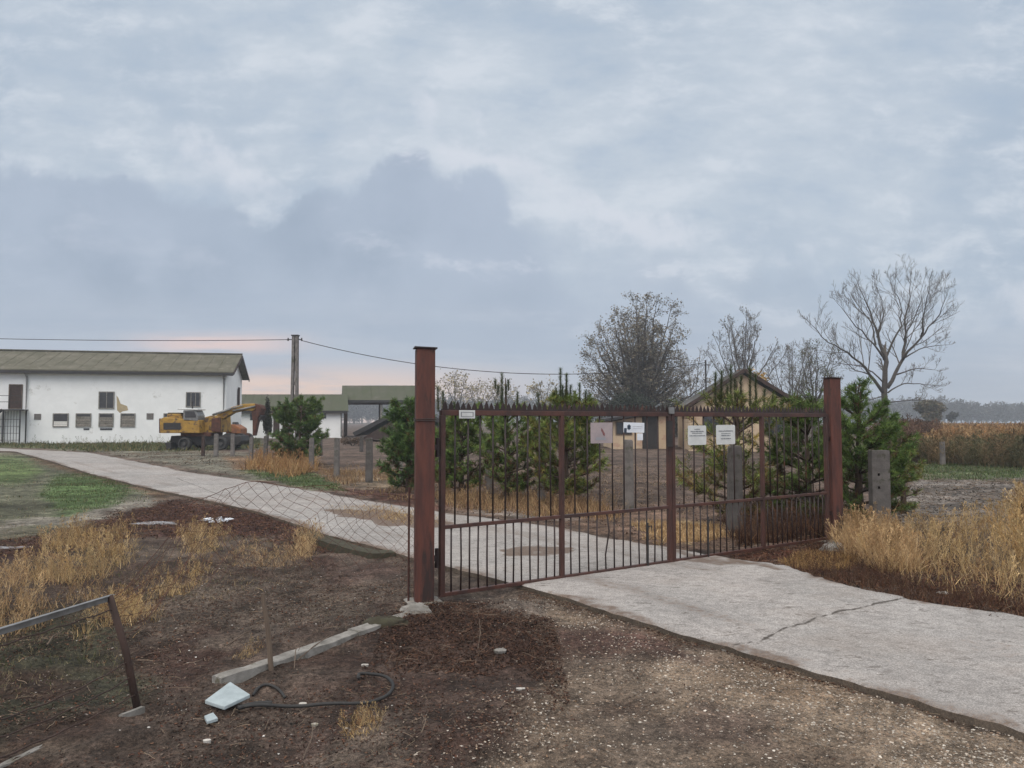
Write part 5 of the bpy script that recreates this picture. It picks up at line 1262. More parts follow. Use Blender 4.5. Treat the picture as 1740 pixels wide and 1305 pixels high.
litter('leaf_litter', 'rust-brown dead leaves along the right road edge', ZONES[20][0], 12000, 900, (.015, .04), (.06, .15), RUSTW, RUSTW + TWC, 8, 1, -9, .8)
litter('leaf_litter', 'rusty leaves at the edge of the gravel below the road', [(905, 1000), (1000, 1028), (1200, 1088), (1500, 1172), (1800, 1258), (1800, 1275), (1500, 1190), (1200, 1104), (1000, 1044), (880, 1012)], 7000, 900, (.006, .02), (.03, .09), DARKW + RUSTW + [(.12, .09, .06)], TWC, 9, 1, -9, .4)
litter('leaf_litter', 'scattered leaf crumbs on the gravel', [(900, 1020), (1740, 1260), (2200, 1700), (600, 1700), (860, 1240), (960, 1150)], 5000, 900, (.005, .018), (.02, .07), DARKW + [(.16, .10, .06)], TWC, 20, 1.2, 0, .3)
litter('leaf_litter', 'dark leaf crumbs blown onto the concrete road', [(1000, 975), (1500, 1000), (1760, 1080), (1760, 1200), (1200, 1070)], 2600, 160, (.005, .02), (.02, .07), DARKW + RUSTW, TWC, 10, 1.4, .10, .2, True)
litter('leaf_litter', 'rusty leaf crumbs in the worn patch at the right of the road', [(1540, 1085), (1640, 1070), (1800, 1085), (1800, 1130), (1640, 1125), (1500, 1100)], 1500, 60, (.006, .022), (.02, .07), RUSTW + DARKW, TWC, 16, 1.6, .0, .2, True)
litter('leaf_litter', 'brown stalk litter on the field behind the gate', [(740, 800), (1430, 800), (1430, 905), (1240, 940), (1140, 928), (930, 888), (740, 862)], 9000, 2500, (.02, .06), (.1, .3), DARKW + [(.2, .14, .09)] * 2, TWC, 10, .8, -.1, .5)
litter('leaf_litter', 'grey-brown clods and stalks on the field right of the holed post', [(1520, 815), (1900, 818), (1900, 900), (1480, 915)], 7000, 2200, (.03, .08), (.1, .35), [(.14, .12, .105), (.09, .075, .065), (.2, .17, .15)], TWC, 8, 1, -.2, .6)
litter('leaf_litter', 'stalks and clods on the ground left of the round pine', [(90, 766), (400, 770), (560, 790), (700, 840), (540, 832), (320, 797)], 6000, 1500, (.03, .09), (.15, .4), TWC + DARKW, TWC, 6, .7, 0, .5)
# gravel
def gravel(name, label, poly, n, s_, cols, soft=20, clumpy=1.2, thr=-.2, powr=2.0):
    mb = MB(); gp_ = lambda x, y: np.clip((fbm(x * .75, y * .75, 171, 4) + .02) * 4, 0, 1)
    for sd_ in range(4):
        r = np.random.default_rng(sd_ + 40)
        v = np.array([(1, 0, 0), (-1, 0, 0), (0, 1, 0), (0, -1, 0), (0, 0, .7), (.6, .6, .35), (-.6, .55, .3), (.55, -.6, .3), (-.6, -.6, .35)]) * r.uniform(.7, 1.15, (9, 1))
        f = np.array([(4, 5, 0), (4, 2, 5), (4, 6, 2), (4, 1, 6), (4, 8, 1), (4, 3, 8), (4, 7, 3), (4, 0, 7)])
        # include sides down
        x, y = scat(poly, n // 4, soft); k = (fbm(x * clumpy, y * clumpy, 15, 4) + rng.normal(size=len(x)) * .15 > thr) & offroad(x, y, .0) & (rng.random(len(x)) > .72 * gp_(x, y)); x, y = x[k], y[k]; m_ = len(x)
        s2 = s_[0] + (s_[1] - s_[0]) * rng.random(m_) ** powr * .9
        sc_ = np.stack([s2 * rng.uniform(.7, 1.3, m_), s2 * rng.uniform(.6, 1, m_), s2 * rng.uniform(.6, 1, m_)], 1)
        mb.inst(v, f, np.stack([x, y, ground_h(x, y) - s2 * .1], 1), rng.uniform(0, 6.283, m_), rng.uniform(0, .4, m_), rng.uniform(0, 6.283, m_), sc_, pal(m_, cols, .25))
    return tag(mb.build(name, M_stone), label, kind='stuff')
GRC = [(.26, .22, .18), (.36, .31, .26), (.19, .155, .125), (.13, .11, .095), (.24, .17, .12), (.20, .14, .10), (.44, .40, .35)]
gravel('gravel', 'loose pale gravel on the ground below the road', [(900, 1010), (1000, 1035), (1200, 1098), (1500, 1182), (1900, 1300), (2600, 1700), (500, 1700), (740, 1340), (880, 1230), (960, 1150), (930, 1070)], 46000, (.0025, .014), GRC, 110, 1.1, -.3, 2.4)
gravel('gravel', 'coarser white pebbles on the gravel patch right of the weed mat', [(1020, 1070), (1200, 1120), (1420, 1190), (1740, 1290), (1700, 1500), (1300, 1300), (1100, 1180)], 4200, (.004, .013), [(.40, .36, .31), (.32, .28, .23), (.24, .20, .165)], 30, 1.4, .1, 1.8)
gravel('gravel', 'scattered small stones on the soil at lower left', FRONT, 3200, (.003, .014), [(.38, .35, .32), (.25, .22, .2), (.5, .48, .45), (.16, .13, .11)], 30, 1, -.1, 3.5)
# pale sticks lying about
def stick(px0, py0, px1, py1, r, label, z0=.02, z1=.05):
    a = GG(px0, py0); b = GG(px1, py1); a.z += z0; b.z += z1; m_ = (a + b) / 2 + Vector((random.uniform(-.02, .02), 0, .012)); d = b - a
    mb = MB().tube([a, m_, b], [r, r * .8, r * .4], 6)
    mb.tube([a + d * .55, a + d * .75 + Vector((.03, .03, .04))], [r * .5, r * .25], 5)
    return tag(mb.build('fallen_stick', M_wood), label, 'stick', 'fallen sticks')
stick(500, 1135, 512, 1108, .004, 'thin stick leaning up just right of the wooden stake', .0, .12)
stick(505, 1125, 560, 1092, .005, 'slender branch lying across the long kerb block')
stick(385, 1095, 445, 1068, .006, 'pale stick behind the long kerb block')
stick(515, 1290, 532, 1245, .004, 'thin curved stick standing at the bottom left of centre', .0, .06)
stick(80, 1098, 105, 1082, .006, 'pale broken stick in the lower left, under the angle rail')
stick(812, 1110, 814, 1088, .004, 'upright thin stalk on the dark weed mound', 0, .1)
stick(716, 1262, 718, 1245, .004, 'short pale stick at the bottom centre', 0, .05)
# ------------------------------------------------------------------ trees
class Tree:
    def __init__(s, seed): s.r = random.Random(seed); s.trunk = MB(); s.crown = MB(); s.tips = []; s.rmin = .011
    def rv(s, k=1): return Vector((s.r.gauss(0, k), s.r.gauss(0, k), s.r.gauss(0, k)))
    def twig(s, p, d, L, r, lvl, up=.25, spread=.6, nb=5, wob=.10):
        n = 4 if lvl > 0 else 3; pts = [p]; q = p.copy(); dd = d.copy()
        for i in range(n):
            dd = (dd + s.rv(wob) + Vector((0, 0, up * .25))).normalized(); q = q + dd * (L / n); pts.append(q.copy())
        r = max(r, s.rmin); rad = [max(r * (1 - .6 * i / n), s.rmin * .6) for i in range(n + 1)]
        s.crown.tube(pts, rad, 5 if lvl > 1 else 3, False)
        if lvl == 0: s.tips.append(pts[-1]); s.tips.append(pts[-2]); return
        for k in range(nb):
            t = .18 + .8 * (k + s.r.random() * .6) / nb; i = min(int(t * n), n - 1); f = t * n - i; a = pts[i] + (pts[i + 1] - pts[i]) * f
            ld = (pts[i + 1] - pts[i]).normalized(); side = ld.cross(s.rv()).normalized()
            nd = (ld * (1 - spread * .45) + side * spread + Vector((0, 0, up * .5))).normalized()
            s.twig(a, nd, L * s.r.uniform(.38, .62) * (1.15 - t * .35), r * (1 - .55 * t) * .6, lvl - 1, up, spread, max(nb - 1, 3), wob)
    def limb(s, pts, r0, r1, lvl, every, L, up=.25, spread=.6, nb=4, start=.2, wob=.10):
        P_ = [Vector(p) for p in pts]; A = np.array([tuple(p) for p in P_])
        # wobble the polyline a little
        seg = np.r_[0, np.cumsum(np.linalg.norm(np.diff(A, axis=0), axis=1))]; n = max(int(seg[-1] / .6), 4); ss = np.linspace(0, seg[-1], n + 1)
        B = np.stack([np.interp(ss, seg, A[:, k]) for k in range(3)], 1)
        for _ in range(1): B[1:-1] = .5 * B[1:-1] + .25 * (B[:-2] + B[2:])
        B[1:-1] += np.array([[s.r.gauss(0, .05) for _ in range(3)] for _ in range(n - 1)])
        rad = r0 + (r1 - r0) * (np.linspace(0, 1, n + 1) ** .8)
        s.trunk.tube(B, rad, 8)
        m_ = int(seg[-1] * (1 - start) / every)
        for k in range(m_):
            t = start + (1 - start) * (k + s.r.random()) / m_; i = min(int(t * n), n - 1); a = Vector(B[i] + (B[i + 1] - B[i]) * (t * n - i)); ld = Vector(B[i + 1] - B[i]).normalized()
            side = ld.cross(s.rv()).normalized(); nd = (ld * .55 + side * spread + Vector((0, 0, up * .4))).normalized()
            s.twig(a, nd, L * s.r.uniform(.6, 1.2) * (1.1 - .45 * t), max(rad[i] * .42, r1 * .5), lvl, up, spread, nb, wob)
        s.twig(Vector(B[-1]), Vector(B[-1] - B[-2]).normalized(), L * .45, r1, lvl, up, spread, nb, wob)
    def finish(s, name, label, base, cat='tree', group=None, barkm=None, leaf=None, twigm=None):
        root = empty(name, base, label, cat, group)
        if s.trunk.v: s.trunk.build('trunk', barkm or M_bark, root, smooth=True)
        if s.crown.v: s.crown.build('crown', twigm or M_twig, root)
        if leaf:
            dens, size, cols = leaf; T = np.array([tuple(t) for t in s.tips]); n = int(len(T) * dens); k = rng.integers(0, len(T), n)
            p = T[k] + rng.normal(0, size * 1.6, (n, 3)); b = MB(); q = np.array([(-.5, -.35, 0), (.5, -.35, 0), (.5, .35, .1), (-.5, .35, -.1)])
            b.inst(q, np.array([(0, 1, 2, 3)]), p, rng.uniform(0, 6.28, n), rng.uniform(0, 1.5, n), rng.uniform(0, 6.28, n), rng.uniform(.6, 1.4, n) * size, pal(n, cols, .3)); b.build('foliage', M_leaf, root)
        return root
def pxl(pts, D, spread=0, rr=random):
    out = []; dz = rr.uniform(-spread, spread)
    for i, (x, y) in enumerate(pts): out.append(at(x, y, D + dz * i / max(len(pts) - 1, 1)))
    return out
# the big bare tree on the right
def big_tree():
    D = 60; t = Tree(5); t.rmin = .0085; o = lambda *P: [(1504 + (1340 + x * .23 - 1504) * .95, 690 + (440 + y * .23 - 690) * .93) for x, y in P]
    base = Vector((at(1505, 715, D).x, D, -.3))
    t.limb([base, at(1504, 690, D), at(1504, 658, D), at(1504, 632, D), at(1504, 602, D)], .34, .17, 3, 3.0, 1.8, start=.45)
    tr = t.trunk
    r = random.Random(3)
    L = [
     (o((695, 975), (600, 840), (520, 740), (410, 650), (260, 580), (150, 450)), .15, .03, 2.6),
     (o((712, 720), (660, 560), (640, 430), (590, 300), (520, 160)), .17, .035, 3.0),
     (o((700, 700), (560, 520), (450, 420), (370, 300)), .10, .025, 2.6),
     (o((715, 710), (780, 560), (850, 440), (840, 300), (760, 120)), .11, .025, 2.6),
     (o((730, 940), (850, 720), (880, 560), (865, 420), (900, 250), (910, 110)), .18, .03, 3.0),
     (o((850, 720), (990, 540), (1130, 390), (1180, 240)), .12, .025, 2.6),
     (o((990, 540), (1020, 300), (1060, 130)), .08, .02, 2.2),
     (o((735, 980), (830, 905), (1000, 910), (1160, 930)), .07, .02, 1.7),
     (o((700, 900), (560, 770), (400, 760), (250, 740)), .07, .02, 1.8),
     (o((730, 1060), (900, 1040), (1050, 1050)), .05, .015, 1.3),
     (o((640, 600), (600, 400), (480, 300), (430, 200)), .08, .02, 2.3),
     (o((790, 840), (950, 770), (1100, 800)), .07, .02, 1.8),
     (o((870, 700), (1000, 620), (1200, 600)), .07, .02, 1.8),
     (o((860, 560), (930, 400), (1000, 240), (1010, 110)), .07, .02, 2.2),
     (o((650, 540), (700, 360), (690, 200), (640, 120)), .07, .02, 2.0),
     (o((690, 1010), (600, 1040), (480, 1010), (400, 1040)), .05, .015, 1.3),
     (o((600, 840), (450, 800), (330, 640), (330, 500)), .05, .015, 1.6)]
    for pts, r0, r1, LL in L: t.limb(pxl(pts, D, 3.2, r), r0 * .95, r1 * .7, 3, .58, LL * 1.05, up=.36, spread=.55, nb=4, start=.22, wob=.09)
    t.finish('bare_tree', 'tall leafless tree with forked trunk standing alone at the right', base)
big_tree()
def fan_tree(seed, name, label, bx, D, fork_py, targets, r0, LL, leaf=None, group=None, nb=4, every=.8, lvl=2, spread_d=.5, twigm=None, up=.3, n_extra=1, rt=.03, base_w=None):
    t = Tree(seed); t.rmin = .013 * D / 84; base = Vector((at(bx, 715, D).x, D, -.3)); fk = at(bx, fork_py, D)
    t.limb([base, Vector((base.x, D, fk.z * .5)), fk], r0, r0 * .75, 1, 99, 1, start=.9)
    wid = max(abs(at(x, y, D).x - base.x) for x, y in targets)
    for (x, y) in targets:
        for e in range(n_extra):
            q = fk.lerp(at(x + t.r.uniform(-10, 10) * e, y + t.r.uniform(0, 50) * e, D), .86 if lvl > 2 else .95); dy = t.r.uniform(-1, 1) * wid * spread_d * (1 + .6 * e); q.y += dy
            st = base.lerp(fk, t.r.uniform(.55, 1)); mid = st.lerp(q, .5) + Vector((0, 0, -.06 * abs(q.x - st.x) + .03 * (q.z - st.z))); mid.x += (q.x - st.x) * .08
            t.limb([st, st.lerp(mid, .5) + Vector((0, 0, .1)), mid, q], r0 * t.r.uniform(.34, .5), rt, lvl, every, LL, up=up, spread=.6, nb=nb, start=.18)
    return t.finish(name, label, base, leaf=leaf, group=group, twigm=twigm)
TL = [(.20, .18, .13), (.24, .20, .14), (.13, .125, .09), (.17, .14, .10)]
fan_tree(11, 'broad_tree', 'broad dense grey tree with sparse leaves behind the left gate leaf', 1088, 84, 690,
         [(992, 630), (985, 600), (1008, 570), (1022, 540), (1048, 515), (1070, 505), (1092, 500), (1112, 502), (1132, 520), (1148, 545), (1150, 575), (1172, 600), (1178, 632), (1160, 655), (1060, 560), (1085, 545), (1110, 560), (1030, 600), (1130, 600), (1010, 655)], .62, 2.6, leaf=(.75, .14, TL), every=.80, nb=4, lvl=3, rt=.03, spread_d=.6, up=.12, n_extra=2)
fan_tree(12, 'bare_tree', 'leafless tree with a round top behind the roof of the ochre house', 1264, 96, 650,
         [(1210, 570), (1222, 548), (1240, 560), (1246, 532), (1262, 528), (1284, 535), (1296, 550), (1312, 588), (1330, 600), (1208, 600), (1268, 560)], .34, 2.5, every=.7, nb=4, lvl=3, rt=.032, leaf=(.06, .16, TL))
fan_tree(13, 'bare_tree', 'low spreading leafless tree between the ochre house and the shorter gate post', 1345, 88, 680,
         [(1300, 640), (1310, 612), (1335, 590), (1352, 582), (1370, 600), (1385, 575), (1395, 590)], .25, 2.3, every=.7, nb=4, lvl=3, rt=.028)
fan_tree(14, 'leafy_tree', 'small half-leafed olive green tree just left of the shorter gate post top', 1384, 52, 688,
         [(1352, 640), (1360, 612), (1372, 596), (1388, 590), (1402, 600), (1418, 622), (1430, 650), (1345, 665), (1385, 630), (1440, 668)], .16, 1.5, leaf=(1.3, .07, [(.10, .115, .06), (.13, .13, .075), (.08, .09, .05)]), every=.45, rt=.02)
fan_tree(15, 'bare_tree', 'thin pale leafless tree between the broad tree and the ochre house', 1178, 110, 690, [(1160, 640), (1172, 610), (1190, 600), (1205, 622), (1150, 662)], .2, 2.6, every=.9, rt=.035)
GY = [(.30, .25, .14), (.24, .21, .13), (.36, .31, .2)]
for i, (bx, tg, D_, lb) in enumerate(((775, [(748, 668), (757, 652), (772, 645), (790, 650), (805, 668)], 140, 'pale yellowish far tree right behind the taller gate post'), (812, [(800, 668), (812, 660), (826, 662), (838, 672)], 150, 'pale far tree at the left of the candelabra pine shoot'), (852, [(838, 672), (850, 662), (868, 668)], 150, 'pale far tree directly behind the candelabra pine shoot'), (922, [(908, 672), (918, 662), (932, 658), (942, 668)], 140, 'greenish far tree left of the tallest pine candles'))):
    fan_tree(30 + i, 'far_tree', lb, bx, D_, 690, tg, .3, 3.2, leaf=(1.5, .30, GY), every=1.0, rt=.05, lvl=2, nb=3, group='pale far trees seen above the gate')
# round bush shapes made of leaf clusters
def bush(name, label, px, yb, yt, wpx, D, cols, n, size, stemm=None, cat='bush', group=None, squash=1.0, dark=0, pos_y=None, col_shape=1.0, lobes=9):
    b0 = at(px, 715, D); base = Vector((b0.x, D, 0)); zb = max(at(px, yb, D).z, 0); zt_ = at(px, yt, D).z; rx = wpx / 2 / F * D; root = empty(name, base, label, cat, group)
    st = MB()
    for k in range(7):
        a = random.uniform(0, 6.28); e = Vector((base.x + rx * .6 * math.cos(a), D + rx * .6 * math.sin(a), zt_ * random.uniform(.5, .85)))
        st.tube([base + Vector((0, 0, -.1)), base.lerp(e, .4) + Vector((0, 0, .15 * zt_)), e], [.05 * zt_ / 2 + .01, .03, .01], 5)
    st.build('stems', stemm or M_twig, root)
    # lobes
    C_ = []; 
    for k in range(lobes):
        t = random.random(); C_.append((base.x + rx * .62 * random.uniform(-1, 1) * (1 - .4 * t * (1 - col_shape)), D + rx * .62 * random.uniform(-1, 1), zb + (zt_ - zb) * (.25 + .5 * t), rx * random.uniform(.35, .6), (zt_ - zb) * random.uniform(.22, .36)))
    P_ = []
    for (x, y, z, r_, rz) in C_:
        m_ = n // lobes; d = rng.normal(size=(m_, 3)); d /= np.linalg.norm(d, axis=1, keepdims=True); rad = rng.uniform(.35, 1.0, (m_, 1)) ** .6
        P_.append(np.array((x, y, z)) + d * rad * np.array((r_, r_, rz)) * (1 + .15 * rng.normal(size=(m_, 1))))
    P_ = np.vstack(P_); P_[:, 2] = np.maximum(P_[:, 2], .05); m_ = len(P_)
    b = MB(); q = np.array([(-.5, -.3, 0), (.5, -.3, 0), (.6, .3, .12), (-.4, .3, -.1)])
    b.inst(q, np.array([(0, 1, 2, 3)]), P_, rng.uniform(0, 6.28, m_), rng.uniform(0, 1.5, m_), rng.uniform(0, 6.28, m_), rng.uniform(.6, 1.4, m_) * size, pal(m_, cols, .3)); b.build('foliage', M_leaf, root)
    return root
bush('bush', 'round hazy green-brown bush standing in front of the far tree line at the right', 1588, 718, 680, 52, 130, [(.10, .10, .06), (.13, .11, .07), (.16, .13, .08)], 5200, .35)
bush('bush', 'small dark far bush right of the round hazy bush', 1618, 717, 700, 20, 180, [(.06, .06, .05), (.08, .08, .06)], 1200, .4)
bush('bush', 'dark evergreen bush at the foot of the broad tree', 1062, 745, 664, 95, 76, [(.035, .045, .03), (.05, .06, .035), (.025, .03, .022)], 9000, .16)
bush('bush', 'dull green hedge bush behind the middle of the gate', 1140, 745, 676, 60, 80, [(.06, .065, .045), (.08, .08, .055)], 5000, .18)
bush('golden_tree', 'small golden-leafed tree showing above the roof of the ochre house', 1292, 700, 626, 44, 62, [(.45, .28, .07), (.38, .24, .07), (.5, .36, .13)], 2600, .15, cat='tree')
bush('bush', 'grey-green shrub behind the right slope of the ochre house', 1350, 745, 668, 90, 60, [(.07, .075, .05), (.10, .10, .065), (.05, .05, .035)], 8000, .13)
bush('columnar_shrub', 'slim dark columnar shrub in front of the low white outbuilding', 455, 747, 678, 15, 52, [(.035, .045, .03), (.05, .055, .035), (.06, .05, .035)], 5200, .09, cat='shrub', lobes=14)
bush('shrub', 'brown leafless shrub in front of the open shelter', 600, 760, 742, 46, 52, [(.10, .07, .05), (.14, .10, .07)], 1500, .07)
bush('shrub', 'grey-brown shrub between the gate bars left of the shed', 985, 760, 700, 50, 52, [(.07, .075, .05), (.10, .09, .06)], 3000, .11)
# ------------------------------------------------------------------ pines
def pine(name, label, px, yb, yt, wpx, seed, leaders=(), dens=1.0, nl=.11, cols=None, bottom=.05, shape=1.0, D=None, npw=8, thick=.0065, xoff=0):
    r = random.Random(seed)
    if D is None: D = dist_of(yb)
    b0 = at(px, 715, D); base = Vector((b0.x, D, 0)); top = at(px, yt, D).z; rx = wpx * 1.12 / 2 / F * D
    cols = cols or [(.07, .13, .045), (.095, .16, .06), (.05, .09, .035), (.12, .17, .07)]
    cols = [(q[0] * 1.75, q[1] * 1.5, q[2] * 1.05) for q in cols]
    root = empty(name, base, label, 'pine', 'young pines behind the gate and fence')
    tk = MB(); sh = []       # shoots: (start, end, radius)
    crown_top = top if not leaders else min(top, at(px, leaders[0], D).z)
    pts = [base + Vector((0, 0, -.2)), base + Vector((r.uniform(-.03, .03), 0, top * .5)), base + Vector((r.uniform(-.05, .05), 0, top * .97))]
    tk.tube(pts, [.05 + top * .014, .03 + top * .008, .008], 7)
    nw = max(int(crown_top / .19 * dens ** .3), 4)
    def add_shoot(a, d, L, lvl):
        e = a + d * L; sh.append((a, e))
        if lvl > 0:
            for k in range(int(L / .17) + 2):
                t = .25 + .72 * (k + r.random() * .5) / (int(L / .17) + 2); p = a + d * (L * t); an = r.uniform(0, 6.28)
                side = d.cross(Vector((math.cos(an), math.sin(an), .4))).normalized()
                nd = (d * .7 + side * .75 + Vector((0, 0, .38))).normalized()
                add_shoot(p, nd, L * r.uniform(.25, .42) * (1.25 - t * .4), lvl - 1)
    for w_ in range(nw):
        t = (w_ + r.random() * .5) / nw; z = bottom * top + (crown_top - bottom * top) * t
        prof = ((.72 + .8 * t) if t < .35 else (1 - ((t - .35) / .65) ** 2.0 * .78)) * shape
        for k in range(npw if t < .85 else 4):
            an = r.uniform(0, 6.28); L = rx * prof * r.uniform(.55, 1.22)
            if L < .12: L = .12
            d0 = Vector((math.cos(an), math.sin(an), .22 + .9 * t ** 2)).normalized(); a = Vector((base.x, D, z))
            m_ = a + d0 * L * .55; d1 = (d0 + Vector((0, 0, .5))).normalized(); e = m_ + d1 * L * .5
            tk.tube([a, m_, e], [.014 + .006 * (1 - t), .010, .004], 4, False)
            add_shoot(a + d0 * L * .35, d0, L * .25, 1 if L > .5 else 0); add_shoot(m_, d1, L * .5, 2 if L > .45 and dens > .8 else 1)
            for _ in range(2):
                s_ = d0.cross(Vector((0, 0, 1))).normalized() * r.choice((-1, 1)); nd = (d0 * .6 + s_ * .8 + Vector((0, 0, .25))).normalized(); add_shoot(a + d0 * L * r.uniform(.3, .7), nd, L * r.uniform(.25, .45), 1)
    cand = []
    for (cx, cy, cb) in [l for l in leaders if isinstance(l, tuple)]:
        a = at(cx, cb, D); e = at(cx + r.uniform(-1, 1), cy, D); dy = r.uniform(-.15, .15); a.y += dy; e.y += dy; cand.append((a, e)); tk.tube([a, e], [.014, .006], 5)
    A = np.array([tuple(a) for a, e in sh]); E = np.array([tuple(e) for a, e in sh]); Ls = np.linalg.norm(E - A, axis=1)
    per = 150 * dens
    cnt = np.maximum((Ls * per * 1.0).astype(int), 14); idx = np.repeat(np.arange(len(sh)), cnt); n = len(idx)
    tt = rng.random(n); P_ = A[idx] + (E - A)[idx] * tt[:, None]; dr_ = (E - A)[idx] / Ls[idx][:, None]
    rnd = rng.normal(size=(n, 3)); rnd -= dr_ * (rnd * dr_).sum(1, keepdims=True); rnd /= np.linalg.norm(rnd, axis=1, keepdims=True)
    dirn = dr_ * .75 + rnd * .75; dirn /= np.linalg.norm(dirn, axis=1, keepdims=True)
    L_ = nl * rng.uniform(.6, 1.15, n); side = np.cross(dirn, rng.normal(size=(n, 3))); side /= np.linalg.norm(side, axis=1, keepdims=True); wn = thick * rng.uniform(.6, 1.2, n)
    V = np.stack([P_ - side * wn[:, None], P_ + side * wn[:, None], P_ + dirn * L_[:, None]], 1)
    sc_ = pal(len(sh), cols, .22)
    inner = rng.random(len(sh)) < np.where(A[:, 2] < top * .35, .28, .05); sc_[inner] = pal(inner.sum(), [(.13, .075, .035), (.10, .06, .03)], .2)
    C_ = np.repeat(np.clip(sc_[idx] * (1 + .15 * rng.normal(size=(n, 1))), .01, 1), 3, 0)
    b = MB(); b.add(V.reshape(-1, 3), np.arange(n * 3).reshape(-1, 3), C_)
    if cand:
        A = np.array([tuple(a) for a, e in cand]); E = np.array([tuple(e) for a, e in cand]); Ls = np.linalg.norm(E - A, axis=1)
        cnt = (Ls * 900).astype(int); idx = np.repeat(np.arange(len(cand)), cnt); n = len(idx); P_ = A[idx] + (E - A)[idx] * rng.random((n, 1)); dr_ = (E - A)[idx] / Ls[idx][:, None]
        rnd = rng.normal(size=(n, 3)); rnd -= dr_ * (rnd * dr_).sum(1, keepdims=True); rnd /= np.linalg.norm(rnd, axis=1, keepdims=True)
        dirn = dr_ * .62 + rnd * .80; dirn /= np.linalg.norm(dirn, axis=1, keepdims=True); L_ = .10 * rng.uniform(.6, 1.1, n); side = np.cross(dirn, rnd); wn = np.full(n, thick * 1.0)
        V = np.stack([P_ - side * wn[:, None], P_ + side * wn[:, None], P_ + dirn * L_[:, None]], 1)
        C_ = np.repeat(pal(n, [(.10, .14, .06), (.13, .16, .08), (.08, .11, .05)], .2), 3, 0)
        b.add(V.reshape(-1, 3), np.arange(n * 3).reshape(-1, 3), C_)
    tk.build('trunk', M_pinebark, root); b.build('crown', M_needle, root)
    return root
pine('pine_tree', 'round bushy young pine in front of the power pole', 511, 790, 686, 98, 1, dens=1.0, nl=.14, thick=.011, cols=[(.04, .085, .035), (.055, .10, .04), (.07, .12, .045)])
pine('pine_tree', 'young pine just left of and behind the taller gate post', 694, 836, 686, 100, 2, nl=.13, thick=.009, cols=[(.04, .085, .04), (.05, .10, .045), (.065, .115, .05)])
pine('pine_tree', 'dark green pine behind the small plate of the left leaf', 785, 842, 684, 125, 3, leaders=(704, (745, 658, 700), (754, 664, 700), (772, 684, 706)), nl=.12, thick=.008, dens=1.15)
pine('pine_tree', 'pine with a tall candelabra shoot rising above the left leaf', 862, 850, 636, 120, 4, leaders=(696, (853, 636, 720), (853, 660, 700), (842, 645, 662), (864, 645, 664), (846, 655, 672), (860, 655, 672), (879, 667, 690)), nl=.11, thick=.007)
pine('pine_tree', 'yellow-green pine with two tall candles behind the middle of the left leaf', 960, 858, 640, 140, 5, leaders=(682, (951, 628, 690), (963, 636, 690), (957, 655, 690), (945, 660, 690), (985, 652, 690), (976, 665, 695), (996, 664, 690), (915, 668, 700), (970, 655, 690), (1002, 676, 695)), nl=.11, thick=.007, cols=[(.075, .12, .04), (.095, .15, .05), (.06, .09, .035), (.13, .14, .055)])
pine('pine_tree', 'open-branched pine in front of the ochre house behind the right leaf', 1250, 893, 640, 205, 6, leaders=(684, (1243, 622, 690), (1225, 632, 690), (1214, 634, 690), (1276, 624, 690), (1288, 636, 690), (1262, 640, 690), (1250, 645, 690), (1235, 655, 690), (1300, 662, 700), (1315, 672, 700)), dens=.62, nl=.12, thick=.0065, cols=[(.08, .12, .045), (.10, .14, .055), (.06, .085, .035), (.15, .13, .06)], npw=6)
pine('pine_tree', 'dense dark pine behind the far end of the right leaf', 1372, 893, 688, 165, 7, nl=.10, thick=.006, dens=1.0, cols=[(.06, .11, .04), (.075, .125, .045), (.05, .08, .035)])
pine('pine_tree', 'dense dark green pine immediately right of the shorter gate post', 1458, 893, 660, 150, 8, nl=.10, thick=.006, dens=1.2, cols=[(.045, .09, .035), (.06, .11, .04), (.08, .135, .05)])
pine('pine_tree', 'small pine sprouting right of the concrete post with two holes', 1532, 872, 752, 62, 9, nl=.10, thick=.006, cols=[(.06, .10, .035), (.08, .125, .045), (.12, .13, .05)])
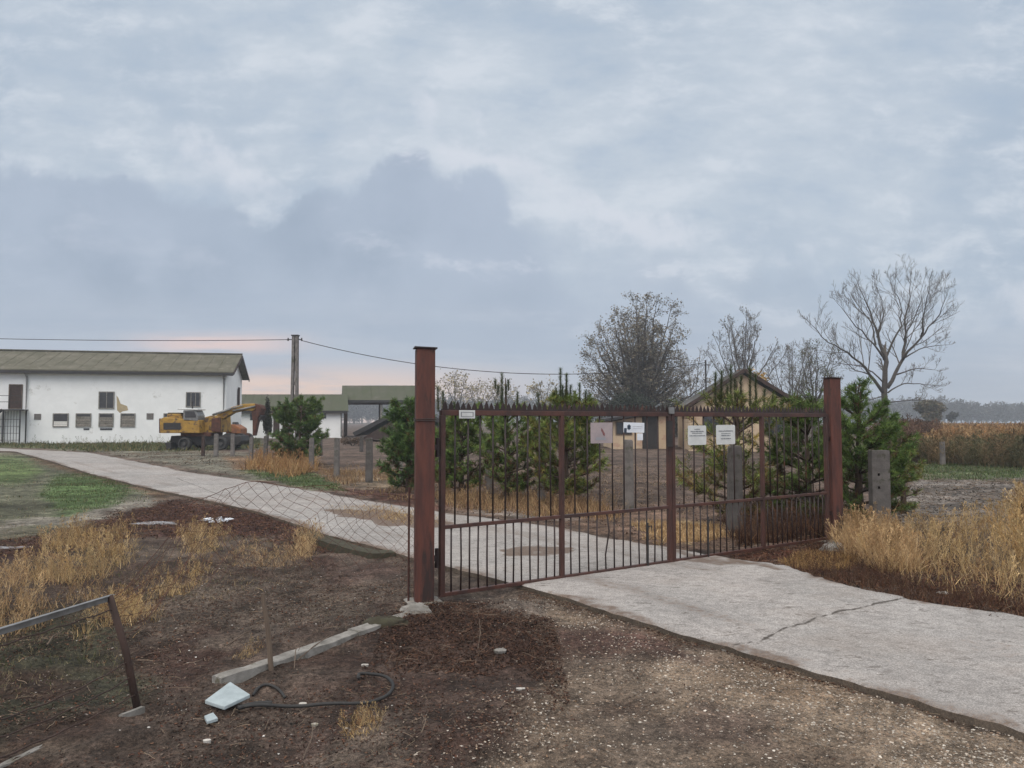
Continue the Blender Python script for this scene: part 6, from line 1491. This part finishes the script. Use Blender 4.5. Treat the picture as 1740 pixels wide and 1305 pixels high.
# ------------------------------------------------------------------ far tree line (one hazy mass)
def treeline():
    mb = MB(); P_ = []; S_ = []; 
    n = 420
    for k in range(n):
        a = -0.72 + 1.55 * (k + random.random()) / n; D = random.uniform(400, 470); x = a * D
        h = 14.0 + 4.5 * float(fbm(np.array([a * 9.0]), np.array([0.0]), 3, 3)[0]) * 1.6 + random.uniform(-1.5, 1.5)
        if a < -.2: h *= .92
        w_ = random.uniform(2.2, 4.2)
        m_ = 260; d = rng.normal(size=(m_, 3)); d /= np.linalg.norm(d, axis=1, keepdims=True); rad = rng.uniform(.2, 1.08, (m_, 1)) ** .6
        p = np.array((x, D, h * .55)) + d * rad * np.array((w_, w_, h * .45)); p[:, 2] = np.maximum(p[:, 2], .5); P_.append(p)
        mb.tube([(x, D, -1), (x + random.uniform(-.5, .5), D, h * .6)], [.3, .12], 4, False, (.10, .095, .09))
    P_ = np.vstack(P_); m_ = len(P_); q = np.array([(-.5, -.12, 0), (.5, -.12, 0), (.5, .12, .05), (-.5, .12, 0)])
    mb.inst(q, np.array([(0, 1, 2, 3)]), P_, rng.uniform(0, 6.28, m_), rng.uniform(.6, 1.7, m_), rng.uniform(0, 6.28, m_), rng.uniform(.8, 2.2, m_), pal(m_, [(.085, .08, .08), (.065, .06, .06), (.11, .10, .09)], .2))
    tag(mb.build('tree_line', M_leaf), 'hazy grey line of far leafless trees along the horizon', kind='stuff')
treeline()
# ------------------------------------------------------------------ autumn haze
hz = MB().box((0, 315, 14), (1400, 680, 31)); 
hm = bpy.data.materials.new('haze_air'); hm.use_nodes = True; hn = hm.node_tree
for nn in list(hn.nodes):
    if nn.type != 'OUTPUT_MATERIAL': hn.nodes.remove(nn)
pv = hn.nodes.new('ShaderNodeVolumePrincipled'); pv.inputs['Color'].default_value = (.86, .92, 1, 1); pv.inputs['Density'].default_value = .0011; pv.inputs['Anisotropy'].default_value = .2
hn.links.new(pv.outputs[0], hn.nodes['Material Output'].inputs['Volume'])
tag(hz.build('haze', hm), 'thin pale blue haze over the fields', kind='stuff')
